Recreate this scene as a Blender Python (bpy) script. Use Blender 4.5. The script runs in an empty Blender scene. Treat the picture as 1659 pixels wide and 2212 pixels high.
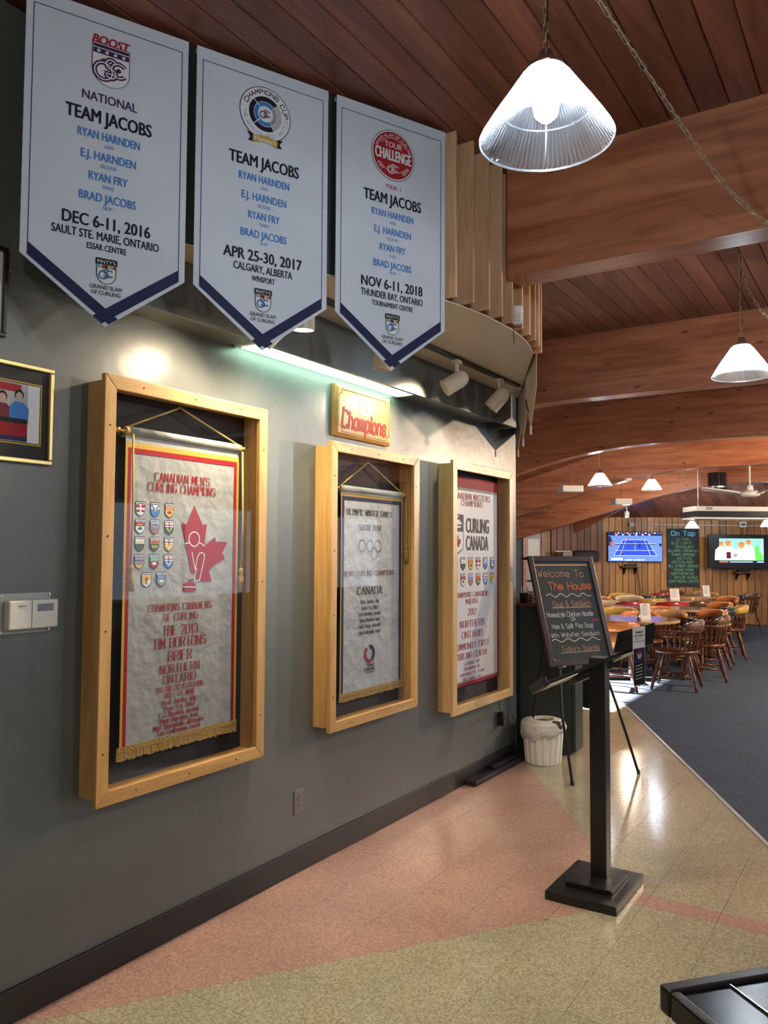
import bpy, math, random
from mathutils import Vector, Matrix
from mathutils.geometry import tessellate_polygon
R = math.radians
random.seed(7)
S = bpy.context.scene
COL = S.collection

# ------------------------------------------------------------------ camera, world, sun, big lights, exposure
F = 1725.0; CX = 829.5; CY = 1106.0
YAW, PITCH, ROLL = R(32.8), R(2.9), R(.3)
CAM = Vector((2.49, 0, 1.55))
_f = Vector((-math.sin(YAW)*math.cos(PITCH), math.cos(YAW)*math.cos(PITCH), math.sin(PITCH)))
_r0 = Vector((math.cos(YAW), math.sin(YAW), 0)); _u0 = _r0.cross(_f)
_r = _r0*math.cos(ROLL)+_u0*math.sin(ROLL); _u = -_r0*math.sin(ROLL)+_u0*math.cos(ROLL)
cd = bpy.data.cameras.new('camera'); cam = bpy.data.objects.new('camera', cd); COL.objects.link(cam)
cd.sensor_fit = 'HORIZONTAL'; cd.sensor_width = 36; cd.lens = 36*F/1659; cd.clip_start = .05; cd.clip_end = 100
cam.matrix_world = Matrix(((_r.x, _u.x, -_f.x, CAM.x), (_r.y, _u.y, -_f.y, CAM.y), (_r.z, _u.z, -_f.z, CAM.z), (0, 0, 0, 1)))
S.camera = cam
w = bpy.data.worlds.new('world'); S.world = w; w.use_nodes = True
w.node_tree.nodes['Background'].inputs[0].default_value = (.62, .78, 1, 1)
w.node_tree.nodes['Background'].inputs[1].default_value = 1.0
S.view_settings.view_transform = 'Standard'; S.view_settings.look = 'None'
S.view_settings.gamma = 1; S.view_settings.use_curve_mapping = False
S.view_settings.exposure = 1.2
def light(name, kind, loc, power, color, size=.1, target=None, spot=None, blend=.5, sizey=None):
    l = bpy.data.lights.new(name, kind); l.energy = power; l.color = color
    if kind == 'AREA':
        l.size = size
        if sizey: l.shape = 'RECTANGLE'; l.size_y = sizey
    elif kind == 'SUN': l.angle = R(.6)
    else: l.shadow_soft_size = size
    if kind == 'SPOT': l.spot_size = R(spot); l.spot_blend = blend
    o = bpy.data.objects.new(name, l); COL.objects.link(o); o.location = loc
    if target is not None:
        d = Vector(target)-Vector(loc); o.rotation_euler = d.to_track_quat('-Z', 'Y').to_euler()
    return o
light('sun', 'SUN', (-20, 9, 8), 60, (1, .97, .92), target=(-20+.934, 9-.02, 8-.352))
# fill lights without fittings, added to brighten the foyer and the hall
light('foyer_fill', 'POINT', (3.6, -1.2, 2.9), 34, (1, .93, .82), .12)
light('foyer_fill', 'POINT', (4.3, 3.9, 2.75), 31, (1, .93, .85), .12)
light('hall_fill', 'POINT', (4.2, 8.6, 2.7), 75, (.80, .90, 1), .12)
light('hall_fill', 'POINT', (3.3, 10.4, 2.62), 300, (1, .74, .50), .12)
light('hall_fill', 'POINT', (2.6, 14.9, 2.7), 48, (1, .84, .62), .12)
light('hall_fill', 'POINT', (-1.6, 14.4, 2.45), 26, (1, .84, .62), .10)

# ------------------------------------------------------------------ helpers
def ray(x, y): return _f+_r*((x-CX)/F)-_u*((y-CY)/F)
def onz(x, y, z): d = ray(x, y); return CAM+d*((z-CAM.z)/d.z)
def onx(x, y, X): d = ray(x, y); return CAM+d*((X-CAM.x)/d.x)
def ony(x, y, Y): d = ray(x, y); return CAM+d*((Y-CAM.y)/d.y)
def ond(x, y, D): return CAM+ray(x, y)*D
def onp(x, y, P, n): d = ray(x, y); return CAM+d*((Vector(P)-CAM).dot(n)/d.dot(n))

def mat(name, color, rough=.5, metal=0, emit=None, estr=0, spec=.5, bump=0, bscale=60, coat=0, trans=0):
    m = bpy.data.materials.new(name); m.use_nodes = True
    nt = m.node_tree; b = nt.nodes['Principled BSDF']
    b.inputs['Base Color'].default_value = (*color, 1); b.inputs['Roughness'].default_value = rough
    b.inputs['Metallic'].default_value = metal; b.inputs['Specular IOR Level'].default_value = spec
    b.inputs['Coat Weight'].default_value = coat
    b.inputs['Transmission Weight'].default_value = trans
    if emit: b.inputs['Emission Color'].default_value = (*emit, 1); b.inputs['Emission Strength'].default_value = estr
    tc = nt.nodes.new('ShaderNodeTexCoord'); nz = nt.nodes.new('ShaderNodeTexNoise'); nz.inputs['Scale'].default_value = bscale
    nz.inputs['Detail'].default_value = 3
    nt.links.new(tc.outputs['Object'], nz.inputs['Vector'])
    # slight tonal unevenness of the surface
    mr = nt.nodes.new('ShaderNodeMapRange'); mr.inputs[3].default_value = .9; mr.inputs[4].default_value = 1.08
    mx = nt.nodes.new('ShaderNodeMix'); mx.data_type = 'RGBA'; mx.blend_type = 'MULTIPLY'; mx.inputs[0].default_value = 1
    mx.inputs[6].default_value = (*color, 1)
    nt.links.new(nz.outputs['Fac'], mr.inputs[0]); nt.links.new(mr.outputs[0], mx.inputs[7]); nt.links.new(mx.outputs[2], b.inputs['Base Color'])
    if bump:
        bp = nt.nodes.new('ShaderNodeBump'); bp.inputs['Strength'].default_value = bump; bp.inputs['Distance'].default_value = .01
        nt.links.new(nz.outputs['Fac'], bp.inputs['Height']); nt.links.new(bp.outputs[0], b.inputs['Normal'])
    return m

def wood(name, c1, c2, axis='z', rough=.4, knots=.5, scale=6, vary=.25, knotc=(.05, .018, .008), coat=0, kscale=3.2, bump=.06, grain=1):
    m = bpy.data.materials.new(name); m.use_nodes = True
    nt = m.node_tree; N = nt.nodes.new; L = nt.links.new; b = nt.nodes['Principled BSDF']
    b.inputs['Roughness'].default_value = rough; b.inputs['Coat Weight'].default_value = coat; b.inputs['Coat Roughness'].default_value = .25
    tc = N('ShaderNodeTexCoord'); oi = N('ShaderNodeObjectInfo')
    vm = N('ShaderNodeVectorMath'); vm.operation = 'MULTIPLY_ADD'
    L(oi.outputs['Random'], vm.inputs[0]); vm.inputs[1].default_value = (17, 23, 31); L(tc.outputs['Object'], vm.inputs[2])
    st = {'x': (.1, 1, 1), 'y': (1, .1, 1), 'z': (1, 1, .1)}[axis]
    mp = N('ShaderNodeMapping'); mp.inputs['Scale'].default_value = tuple(q*scale for q in st); L(vm.outputs[0], mp.inputs[0])
    n1 = N('ShaderNodeTexNoise'); n1.inputs['Scale'].default_value = 3; n1.inputs['Detail'].default_value = 6; n1.inputs['Roughness'].default_value = .65; n1.inputs['Distortion'].default_value = .6
    L(mp.outputs[0], n1.inputs['Vector'])
    cr = N('ShaderNodeValToRGB'); e = cr.color_ramp.elements; e[0].position = .36; e[1].position = .64
    e[0].color = (*c2, 1); e[1].color = (*c1, 1); L(n1.outputs['Fac'], cr.inputs[0])
    st2 = {'x': (.35, 1, 1), 'y': (1, .35, 1), 'z': (1, 1, .35)}[axis]
    mp2 = N('ShaderNodeMapping'); mp2.inputs['Scale'].default_value = tuple(q*kscale for q in st2); L(vm.outputs[0], mp2.inputs[0])
    vo = N('ShaderNodeTexVoronoi'); vo.inputs['Scale'].default_value = 1; L(mp2.outputs[0], vo.inputs['Vector'])
    kr = N('ShaderNodeMapRange'); kr.inputs[1].default_value = .05; kr.inputs[2].default_value = .13; kr.inputs[3].default_value = knots; kr.inputs[4].default_value = 0
    L(vo.outputs['Distance'], kr.inputs[0])
    mk = N('ShaderNodeMix'); mk.data_type = 'RGBA'; L(kr.outputs[0], mk.inputs[0]); L(cr.outputs[0], mk.inputs[6]); mk.inputs[7].default_value = (*knotc, 1)
    hv = N('ShaderNodeHueSaturation'); mr = N('ShaderNodeMapRange'); mr.inputs[3].default_value = 1-vary; mr.inputs[4].default_value = 1+vary
    L(oi.outputs['Random'], mr.inputs[0]); L(mr.outputs[0], hv.inputs['Value']); L(mk.outputs[2], hv.inputs['Color']); L(hv.outputs[0], b.inputs['Base Color'])
    bp = N('ShaderNodeBump'); bp.inputs['Strength'].default_value = bump; bp.inputs['Distance'].default_value = .01; L(n1.outputs['Fac'], bp.inputs['Height']); L(bp.outputs[0], b.inputs['Normal'])
    return m

def speckle(name, c1, c2, c3, scale, rough, bump=0, bs=8, chips=False):
    m = bpy.data.materials.new(name); m.use_nodes = True
    nt = m.node_tree; N = nt.nodes.new; L = nt.links.new; b = nt.nodes['Principled BSDF']; b.inputs['Roughness'].default_value = rough
    tc = N('ShaderNodeTexCoord')
    n1 = N('ShaderNodeTexNoise'); n1.inputs['Scale'].default_value = scale; n1.inputs['Detail'].default_value = 4; L(tc.outputs['Object'], n1.inputs['Vector'])
    cr = N('ShaderNodeValToRGB'); e = cr.color_ramp.elements; e[0].position = .36; e[1].position = .64; e[0].color = (*c2, 1); e[1].color = (*c1, 1)
    x = cr.color_ramp.elements.new(.5); x.color = (*c3, 1)
    L(n1.outputs['Fac'], cr.inputs[0])
    if chips:
        vo = N('ShaderNodeTexVoronoi'); vo.inputs['Scale'].default_value = scale; vo.inputs['Randomness'].default_value = 1; L(tc.outputs['Object'], vo.inputs['Vector'])
        sp = N('ShaderNodeSeparateColor'); L(vo.outputs['Color'], sp.inputs[0]); ma = N('ShaderNodeMath'); ma.operation = 'MULTIPLY_ADD'; ma.inputs[1].default_value = .36; ma.inputs[2].default_value = .14
        mb = N('ShaderNodeMath'); mb.operation = 'MULTIPLY_ADD'; mb.inputs[1].default_value = .5; L(n1.outputs['Fac'], mb.inputs[0]); L(sp.outputs[0], ma.inputs[0]); L(ma.outputs[0], mb.inputs[2])
        mb2 = N('ShaderNodeMath'); mb2.operation = 'ADD'; mb2.inputs[1].default_value = -.07; L(mb.outputs[0], mb2.inputs[0]); L(mb2.outputs[0], cr.inputs[0])
    n2 = N('ShaderNodeTexNoise'); n2.inputs['Scale'].default_value = 1.6; n2.inputs['Detail'].default_value = 3; L(tc.outputs['Object'], n2.inputs['Vector'])
    mr = N('ShaderNodeMapRange'); mr.inputs[1].default_value = .3; mr.inputs[2].default_value = .7; mr.inputs[3].default_value = .84; mr.inputs[4].default_value = 1.1; L(n2.outputs['Fac'], mr.inputs[0])
    mx = N('ShaderNodeMix'); mx.data_type = 'RGBA'; mx.blend_type = 'MULTIPLY'; mx.inputs[0].default_value = 1
    L(cr.outputs[0], mx.inputs[6]); L(mr.outputs[0], mx.inputs[7]); L(mx.outputs[2], b.inputs['Base Color'])
    if bump:
        n3 = N('ShaderNodeTexNoise'); n3.inputs['Scale'].default_value = bs; n3.inputs['Detail'].default_value = 2; L(tc.outputs['Object'], n3.inputs['Vector'])
        bp = N('ShaderNodeBump'); bp.inputs['Strength'].default_value = bump; bp.inputs['Distance'].default_value = .01; L(n3.outputs['Fac'], bp.inputs['Height']); L(bp.outputs[0], b.inputs['Normal'])
    return m

def glassy(name, tcol, gl=.12, rough=.02):
    m = bpy.data.materials.new(name); m.use_nodes = True; nt = m.node_tree; nt.nodes.remove(nt.nodes['Principled BSDF'])
    N = nt.nodes.new; L = nt.links.new; out = nt.nodes['Material Output']
    t = N('ShaderNodeBsdfTransparent'); t.inputs[0].default_value = (*tcol, 1)
    g = N('ShaderNodeBsdfGlossy'); g.inputs['Roughness'].default_value = rough
    fr = N('ShaderNodeLayerWeight'); fr.inputs[0].default_value = .5; pw = N('ShaderNodeMath'); pw.operation = 'POWER'; pw.inputs[1].default_value = 4; L(fr.outputs['Facing'], pw.inputs[0])
    ad = N('ShaderNodeMath'); ad.operation = 'ADD'; ad.inputs[1].default_value = gl
    L(pw.outputs[0], ad.inputs[0]); mx = N('ShaderNodeMixShader'); L(ad.outputs[0], mx.inputs[0]); L(t.outputs[0], mx.inputs[1]); L(g.outputs[0], mx.inputs[2]); L(mx.outputs[0], out.inputs[0])
    return m

def shade_glass(name):
    m = bpy.data.materials.new(name); m.use_nodes = True; nt = m.node_tree; nt.nodes.remove(nt.nodes['Principled BSDF'])
    N = nt.nodes.new; L = nt.links.new; out = nt.nodes['Material Output']
    t = N('ShaderNodeBsdfTransparent'); t.inputs[0].default_value = (.9, .95, 1, 1)
    g = N('ShaderNodeBsdfGlossy'); g.inputs['Roughness'].default_value = .12
    tr = N('ShaderNodeBsdfTranslucent'); tr.inputs[0].default_value = (.85, .93, 1, 1)
    m1 = N('ShaderNodeMixShader'); m1.inputs[0].default_value = .34; L(t.outputs[0], m1.inputs[1]); L(tr.outputs[0], m1.inputs[2])
    m2 = N('ShaderNodeMixShader'); m2.inputs[0].default_value = .18; L(m1.outputs[0], m2.inputs[1]); L(g.outputs[0], m2.inputs[2])
    L(m2.outputs[0], out.inputs[0]); return m

def setp(o, label=None, cat=None, group=None, kind=None):
    if label: o['label'] = label
    if cat: o['category'] = cat
    if group: o['group'] = group
    if kind: o['kind'] = kind
    return o
def empty(name, loc=(0, 0, 0), rz=0, label=None, cat=None, group=None, kind=None):
    o = bpy.data.objects.new(name, None); COL.objects.link(o); o.location = loc; o.rotation_euler = (0, 0, rz); o.empty_display_size = .1
    return setp(o, label, cat, group, kind)

def wm(o):
    m = o.matrix_basis.copy() if o.parent is None else wm(o.parent) @ o.matrix_parent_inverse @ o.matrix_basis
    return m

class MB:
    def __init__(s): s.v = []; s.f = []; s.M = Matrix()
    def add(s, vs, fs):
        k = len(s.v); s.v += [tuple(s.M @ Vector(v)) for v in vs]; s.f += [tuple(k+i for i in f) for f in fs]; return s
    def box(s, c, d, rot=None):
        M = rot or Matrix.Identity(3); c = Vector(c); hx, hy, hz = d[0]/2, d[1]/2, d[2]/2
        vs = [c+M @ Vector((x*hx, y*hy, z*hz)) for x in (-1, 1) for y in (-1, 1) for z in (-1, 1)]
        return s.add(vs, [(0, 1, 3, 2), (4, 6, 7, 5), (0, 4, 5, 1), (2, 3, 7, 6), (0, 2, 6, 4), (1, 5, 7, 3)])
    def bx(s, x0, x1, y0, y1, z0, z1): return s.box(((x0+x1)/2, (y0+y1)/2, (z0+z1)/2), (x1-x0, y1-y0, z1-z0))
    def prism(s, poly, z0, z1):
        n = len(poly); vs = [(p[0], p[1], z0) for p in poly]+[(p[0], p[1], z1) for p in poly]
        tri = tessellate_polygon([[Vector((p[0], p[1], 0)) for p in poly]])
        return s.add(vs, [tuple(t) for t in tri]+[tuple(i+n for i in t)[::-1] for t in tri]+[(i, (i+1) % n, (i+1) % n+n, i+n) for i in range(n)])
    def hexa(s, a, b):  # two quads (lists of 4 points) joined
        return s.add(list(a)+list(b), [(0, 1, 2, 3), (7, 6, 5, 4), (0, 4, 5, 1), (1, 5, 6, 2), (2, 6, 7, 3), (3, 7, 4, 0)])
    def rings(s, rings, cap=True, closed=False):
        n = len(rings[0]); vs = [p for r in rings for p in r]; fs = []
        m = len(rings)
        for i in range(m-1+(1 if closed else 0)):
            for j in range(n):
                a, b = i*n+j, i*n+(j+1) % n; c, d = ((i+1) % m)*n+(j+1) % n, ((i+1) % m)*n+j
                fs.append((a, b, c, d))
        if cap and not closed: fs += [tuple(range(n))[::-1], tuple((m-1)*n+j for j in range(n))]
        return s.add(vs, fs)
    def tube(s, pts, r, n=8, closed=False):
        pts = [Vector(p) for p in pts]; rr = r if isinstance(r, (list, tuple)) else [r]*len(pts); out = []; up = None
        for i, p in enumerate(pts):
            if closed: t = pts[(i+1) % len(pts)]-pts[i-1]
            else: t = pts[min(i+1, len(pts)-1)]-pts[max(i-1, 0)]
            if t.length < 1e-9: t = Vector((0, 0, 1))
            t.normalize()
            if up is None: up = Vector((0, 0, 1)) if abs(t.z) < .9 else Vector((1, 0, 0))
            a = t.cross(up); 
            if a.length < 1e-6: a = t.cross(Vector((0, 1, 0)))
            a.normalize(); b = t.cross(a); up = -b if False else up
            out.append([p+(a*math.cos(2*math.pi*k/n)+b*math.sin(2*math.pi*k/n))*rr[i] for k in range(n)])
        return s.rings(out, True, closed)
    def lathe(s, prof, n=24, c=(0, 0, 0), cap=True):
        return s.rings([[(c[0]+r*math.cos(2*math.pi*k/n), c[1]+r*math.sin(2*math.pi*k/n), c[2]+z) for k in range(n)] for r, z in prof], cap)
    def build(s, name, m, parent=None, smooth=False, bevel=0, label=None, cat=None, group=None, kind=None, W=False):
        me = bpy.data.meshes.new(name); me.from_pydata(s.v, [], s.f); me.validate(); 
        ms = m if isinstance(m, (list, tuple)) else [m]
        for q in ms: me.materials.append(q)
        import bmesh
        b = bmesh.new(); b.from_mesh(me); bmesh.ops.recalc_face_normals(b, faces=b.faces[:]); b.to_mesh(me); b.free()
        if smooth:
            for p in me.polygons: p.use_smooth = True
        o = bpy.data.objects.new(name, me); COL.objects.link(o)
        if parent:
            o.parent = parent
            if W: o.matrix_parent_inverse = wm(parent).inverted()
        if bevel:
            bm = o.modifiers.new('bevel', 'BEVEL'); bm.width = bevel; bm.segments = 2; bm.limit_method = 'ANGLE'; bm.angle_limit = R(50)
        return setp(o, label, cat, group, kind)
def autosmooth(o, a=40):
    me = o.data
    for p in me.polygons: p.use_smooth = True
    try: me.set_sharp_from_angle(angle=R(a))
    except Exception: pass
    return o
def copy_tree(o, parent=None, loc=None, rz=None, **kw):
    c = o.copy(); COL.objects.link(c)
    if parent is not None: c.parent = parent
    for ch in o.children: copy_tree(ch, c)
    if loc is not None: c.location = loc
    if rz is not None: c.rotation_euler = (0, 0, rz)
    if kw: setp(c, **kw)
    return c

# ---------------------------------------------- lettering: a stroke alphabet of our own plus the built-in font
G = {'A': '022842 1434', 'B': '0208 0828 ~283847463525 2505 ~253544433222 2202', 'C': '~4738180703123243', 'D': '0208 0828 ~283847433222 2202',
 'E': '48080242 0535', 'F': '480802 0535', 'G': '~4738180703123243 434525', 'H': '0208 4248 0545', 'I': '0208', 'J': '4844 ~4443321203', 'K': '0208 480542', 'L': '080242',
 'M': '0208244842', 'N': '02084248', 'O': '~1807031232434738 3818', 'P': '0208 0828 ~283847463525 2505', 'Q': '~1807031232434738 3818 2441', 'R': '0208 0828 ~283847463525 2505 2542',
 'S': '~473818070615354443321203', 'T': '0848 2822', 'U': '0804 ~0403123243 4348', 'V': '082248', 'W': '0812263248', 'X': '0842 4802', 'Y': '082548 2522', 'Z': '08480242',
 '0': '~1807031232434738 3818', '1': '071822', '2': '~071838474602 0242', '3': '~07183847463525 ~25354443321203', '4': '3832 380444', '5': '480805 ~0515354443321203', '6': '~473818070312324344351504', '7': '084812',
 '8': '~1807061535444332120304153546473818', '9': '~45150607183847433212',
 'a': '~3526160503122233 3632', 'b': '0802 ~0516263533221203', 'c': '~3526160503122233', 'd': '3832 ~3526160503122233', 'e': '~04343526160503122233', 'f': '~28180702 0626', 'g': '~3526160503122233 ~3631201001',
 'h': '0802 ~05162635 3532', 'i': '0602 0708', 'j': '~161100 1718', 'k': '0802 260432', 'l': '0802', 'm': '0602 ~051625 2522 ~253645 4542', 'n': '0602 ~05162635 3532', 'o': '~1605031222333526 2616',
 'p': '0600 ~0516263533221203', 'q': '3630 ~3526160503122233', 'r': '0602 ~051626', 's': '~352616051424332212 1203', 't': '0803 ~031222 0626', 'u': '0603 ~03122233 3632', 'v': '061236', 'w': '0612243246', 'x': '0632 3602', 'y': '0622 3610', 'z': '06360232',
 '.': '0203', ',': '0301', "'": '0807', '-': '0424', '&': '~42160718270403122234', '$': '~473818070615354443321203 2921', ' ': '', 'Î': '0208 ~091019'}
def gl(ch):
    st = []
    for t in G.get(ch, '').split():
        cv = t[0] == '~'; t = t.lstrip('~'); p = [(int(t[i]), int(t[i+1])-2) for i in range(0, len(t)-1, 2)]
        if cv and len(p) > 2:
            q = []
            for i in range(len(p)-1):
                a, b, c, d = p[max(i-1, 0)], p[i], p[i+1], p[min(i+2, len(p)-1)]
                for k in range(4):
                    u = k/4
                    q.append(tuple(.5*(2*b[j]+(c[j]-a[j])*u+(2*a[j]-5*b[j]+4*c[j]-d[j])*u*u+(3*b[j]-a[j]-3*c[j]+d[j])*u**3) for j in (0, 1)))
            p = q+[p[-1]]
        st.append(p)
    wd = max([x for s_ in st for x, _ in s_], default=2)
    return st, wd

class Print:
    """flat printing / lettering on a real surface: 2-D shapes laid on origin O with axes A (right), B (up), normal N"""
    def __init__(s, O, A, B, N): s.O, s.A, s.B, s.N = Vector(O), Vector(A), Vector(B), Vector(N); s.c = {}; s.k = 0
    def tri(s, key, pts, tris, layer=1):
        v, f = s.c.setdefault(key, ([], [])); k = len(v); s.k += 1; e = s.N*(.00035*layer+3e-6*(s.k % 80))
        v += [tuple(s.O+s.A*p[0]+s.B*p[1]+e) for p in pts]; f += [tuple(k+i for i in t) for t in tris]
    def poly(s, key, pts, layer=1):
        t = tessellate_polygon([[Vector((p[0], p[1], 0)) for p in pts]]); s.tri(key, pts, [tuple(q) for q in t], layer)
    def rect(s, key, x0, y0, x1, y1, layer=1): s.tri(key, [(x0, y0), (x1, y0), (x1, y1), (x0, y1)], [(0, 1, 2, 3)], layer)
    def frame(s, key, x0, y0, x1, y1, t, layer=1):
        s.rect(key, x0, y0, x1, y0+t, layer); s.rect(key, x0, y1-t, x1, y1, layer); s.rect(key, x0, y0, x0+t, y1, layer); s.rect(key, x1-t, y0, x1, y1, layer)
    def disc(s, key, cx, cy, rx, ry=None, layer=1, n=32): ry = ry or rx; s.tri(key, [(cx+rx*math.cos(2*math.pi*k/n), cy+ry*math.sin(2*math.pi*k/n)) for k in range(n)], [tuple(range(n))], layer)
    def ring(s, key, cx, cy, r0, r1, a0=0, a1=360, layer=1, n=40, sy=1):
        p = []; 
        for k in range(n+1):
            a = R(a0+(a1-a0)*k/n); p += [(cx+r0*math.cos(a), cy+sy*r0*math.sin(a)), (cx+r1*math.cos(a), cy+sy*r1*math.sin(a))]
        s.tri(key, p, [(2*k, 2*k+1, 2*k+3, 2*k+2) for k in range(n)], layer)
    def line(s, key, pts, wd, layer=1, closed=False):
        if closed: pts = list(pts)+[pts[0]]
        for a, b in zip(pts[:-1], pts[1:]):
            dx, dy = b[0]-a[0], b[1]-a[1]; l = math.hypot(dx, dy)
            if l < 1e-7: continue
            ex, ey = dx/l*wd*.35, dy/l*wd*.35; nx, ny = -dy/l*wd/2, dx/l*wd/2
            s.tri(key, [(a[0]-ex+nx, a[1]-ey+ny), (a[0]-ex-nx, a[1]-ey-ny), (b[0]+ex-nx, b[1]+ey-ny), (b[0]+ex+nx, b[1]+ey+ny)], [(0, 1, 2, 3)], layer)
    def stroke(s, key, text, cx, cy, wd, h, th=.12, serif=False, layer=1, jit=0, slant=0, rot=0, arc=None, align='c'):
        """cx centre, cy middle of the capitals, wd overall width, h capital height, th stroke thickness / h"""
        gs = [gl(c) for c in text]; gap = 1.5 if not serif else 1.9; tot = sum(g[1]+gap for g in gs)-gap
        sx = wd/max(tot, .1); sy = h/6; x = 0
        x00 = cx-wd/2; cr, sr = math.cos(rot), math.sin(rot)
        for st, gw in gs:
            jy = random.uniform(-jit, jit)*h
            if arc:
                R0, mid, dirn = arc; u = (x+gw/2)*sx-wd/2; ang = mid-dirn*u/R0; 
            for p in st:
                P = []
                for (a, b) in p:
                    if arc:
                        lx = (a-gw/2)*sx; ly = b*sy-h/2; t = ang-math.pi/2 if dirn > 0 else ang+math.pi/2
                        P.append((cx+R0*math.cos(ang)+lx*math.cos(t)-ly*math.sin(t), cy+R0*math.sin(ang)+lx*math.sin(t)+ly*math.cos(t)))
                    else:
                        X = x00+(x+a)*sx-cx+slant*b*sy; Y = b*sy-h/2+jy
                        P.append((cx+X*cr-Y*sr, cy+X*sr+Y*cr))
                if serif:
                    for q, r_ in zip(P[:-1], P[1:]):
                        dx, dy = abs(r_[0]-q[0]), abs(r_[1]-q[1]); l = math.hypot(dx, dy) or 1
                        s.line(key, [q, r_], h*th*(.45+.75*(dy/l)**2), layer)
                    for q, r_, o_ in ((P[0], P[1] if len(P) > 1 else P[0], p[0]), (P[-1], P[-2] if len(P) > 1 else P[-1], p[-1])):
                        if o_[1] in (0, 6, 4) and abs(r_[1]-q[1]) > .5*abs(r_[0]-q[0]) and len(p) < 6: s.line(key, [(q[0]-sx*.8, q[1]), (q[0]+sx*.8, q[1])], h*th*.55, layer)
                else: s.line(key, P, h*th, layer)
            x += gw+gap
    def text(s, key, txt, cx, cy, wd, h, bold=.02, layer=1, shear=0):
        """built-in font, fitted to width wd and capital height h"""
        v, t = fonttext(txt, 0, shear)
        x0 = min(p[0] for p in v); x1 = max(p[0] for p in v); cap = CAPH[0]
        e = bold*h*1.1
        for q, (ox, oy) in enumerate(((-e, 0), (e, 0), (0, e*.5), (0, -e*.5)) if bold > .012 else ((0, 0),)):
            s.tri(key, [((p[0]-x0)/(x1-x0)*(wd-2*e)-wd/2+e+cx+ox, p[1]/cap*h-h/2+cy+oy) for p in v], t, layer+q*.02)
    def build(s, parent, names):
        for k, (v, f) in s.c.items():
            m, nm = names[k] if isinstance(names.get(k), tuple) else (PM[k], 'lettering')
            me = bpy.data.meshes.new(nm); me.from_pydata(v, [], f); me.materials.append(m)
            o = bpy.data.objects.new(nm, me); COL.objects.link(o); o.parent = parent
            o.matrix_parent_inverse = wm(parent).inverted()
_fc = {}; CAPH = [None]
def fonttext(txt, bold, shear):
    k = (txt, bold, shear)
    if k in _fc: return _fc[k]
    c = bpy.data.curves.new('t', 'FONT'); c.body = txt; c.offset = bold; c.shear = shear; c.resolution_u = 3; c.dimensions = '2D'; c.fill_mode = 'BOTH'
    o = bpy.data.objects.new('t', c); COL.objects.link(o); dg = bpy.context.evaluated_depsgraph_get()
    me = bpy.data.meshes.new_from_object(o.evaluated_get(dg)); v = [(p.co.x, p.co.y) for p in me.vertices]; f = [tuple(p.vertices) for p in me.polygons]
    bpy.data.objects.remove(o); bpy.data.meshes.remove(me); bpy.data.curves.remove(c); _fc[k] = (v, f); return v, f
CAPH[0] = max(p[1] for p in fonttext('H', .02, 0)[0])

# ------------------------------------------------------------------ materials
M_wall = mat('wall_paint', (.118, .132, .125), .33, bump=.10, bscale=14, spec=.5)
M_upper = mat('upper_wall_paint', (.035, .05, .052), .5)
M_soffit = mat('soffit_paint', (.62, .55, .45), .28, bump=.12, bscale=9)
M_green = mat('trough_paint', (.30, .36, .31), .4)
M_base = mat('black_baseboard', (.012, .011, .011), .45)
M_black = mat('black_paint', (.010, .010, .011), .35, bump=.05, bscale=80)
M_matt = mat('matt_black', (.012, .012, .013), .7)
M_pine = wood('pine_case', (.60, .36, .13), (.46, .25, .075), 'z', .38, .55, 7, .05, (.16, .06, .02), kscale=4.5)
M_pineh = wood('pine_case_cross', (.60, .36, .13), (.46, .25, .075), 'y', .38, .55, 7, .05, (.16, .06, .02), kscale=4.5)
M_pine3 = wood('pale_pine', (.66, .44, .21), (.55, .35, .14), 'z', .4, .25, 7, .05, (.2, .1, .03))
M_pine3h = wood('pale_pine_cross', (.66, .44, .21), (.55, .35, .14), 'y', .4, .25, 7, .05, (.2, .1, .03))
M_plank = wood('ceiling_plank', (.25, .085, .045), (.13, .042, .024), 'y', .38, .5, 5, .25, (.02, .008, .005))
M_beam = wood('beam_wood', (.50, .205, .105), (.29, .10, .048), 'x', .30, .85, 4.5, .08, (.06, .018, .009), kscale=8, grain=.5)
M_fin = wood('slat_wood', (.70, .45, .26), (.52, .31, .165), 'z', .4, .15, 6, .12)
M_wallplank = wood('cedar_plank', (.47, .225, .058), (.28, .115, .028), 'z', .42, .9, 6, .34, (.06, .018, .007), kscale=6.5)
M_wallplank2 = wood('dark_cedar_plank', (.19, .075, .022), (.11, .04, .012), 'z', .42, .75, 6, .28, (.05, .015, .006), kscale=5)
M_chair = wood('chair_wood', (.13, .042, .014), (.065, .02, .008), 'z', .25, 0, 8, .1)
M_table = wood('table_wood', (.33, .15, .06), (.2, .08, .03), 'x', .12, 0, 5, .1)
M_tbedge = mat('table_edge', (.42, .24, .12), .3)
M_dark = mat('grout', (.02, .018, .015), .8)
M_beige = speckle('beige_vinyl_tile', (.54, .495, .355), (.33, .29, .185), (.44, .395, .265), 165, .16, .035, 22, True)
M_pink = speckle('pink_vinyl_tile', (.57, .375, .30), (.41, .24, .19), (.49, .305, .24), 165, .20, .03, 22, True)
M_carpet = speckle('carpet', (.046, .080, .135), (.017, .029, .050), (.029, .050, .086), 130, .95, .5, 90)
M_steel = mat('steel', (.6, .6, .6), .25, 1)
M_chrome = mat('chrome', (.8, .8, .8), .1, 1)
M_brass = mat('brass', (.75, .55, .2), .25, 1)
M_goldf = mat('gold_frame', (.65, .52, .22), .3, .8)
M_chainm = mat('chain_metal', (.55, .5, .4), .35, .9)
M_white = mat('white_plastic', (.78, .78, .74), .4)
M_ivory = mat('ivory_enamel', (.74, .68, .55), .3)
M_cream = mat('cream_plastic', (.66, .65, .58), .4)
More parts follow.
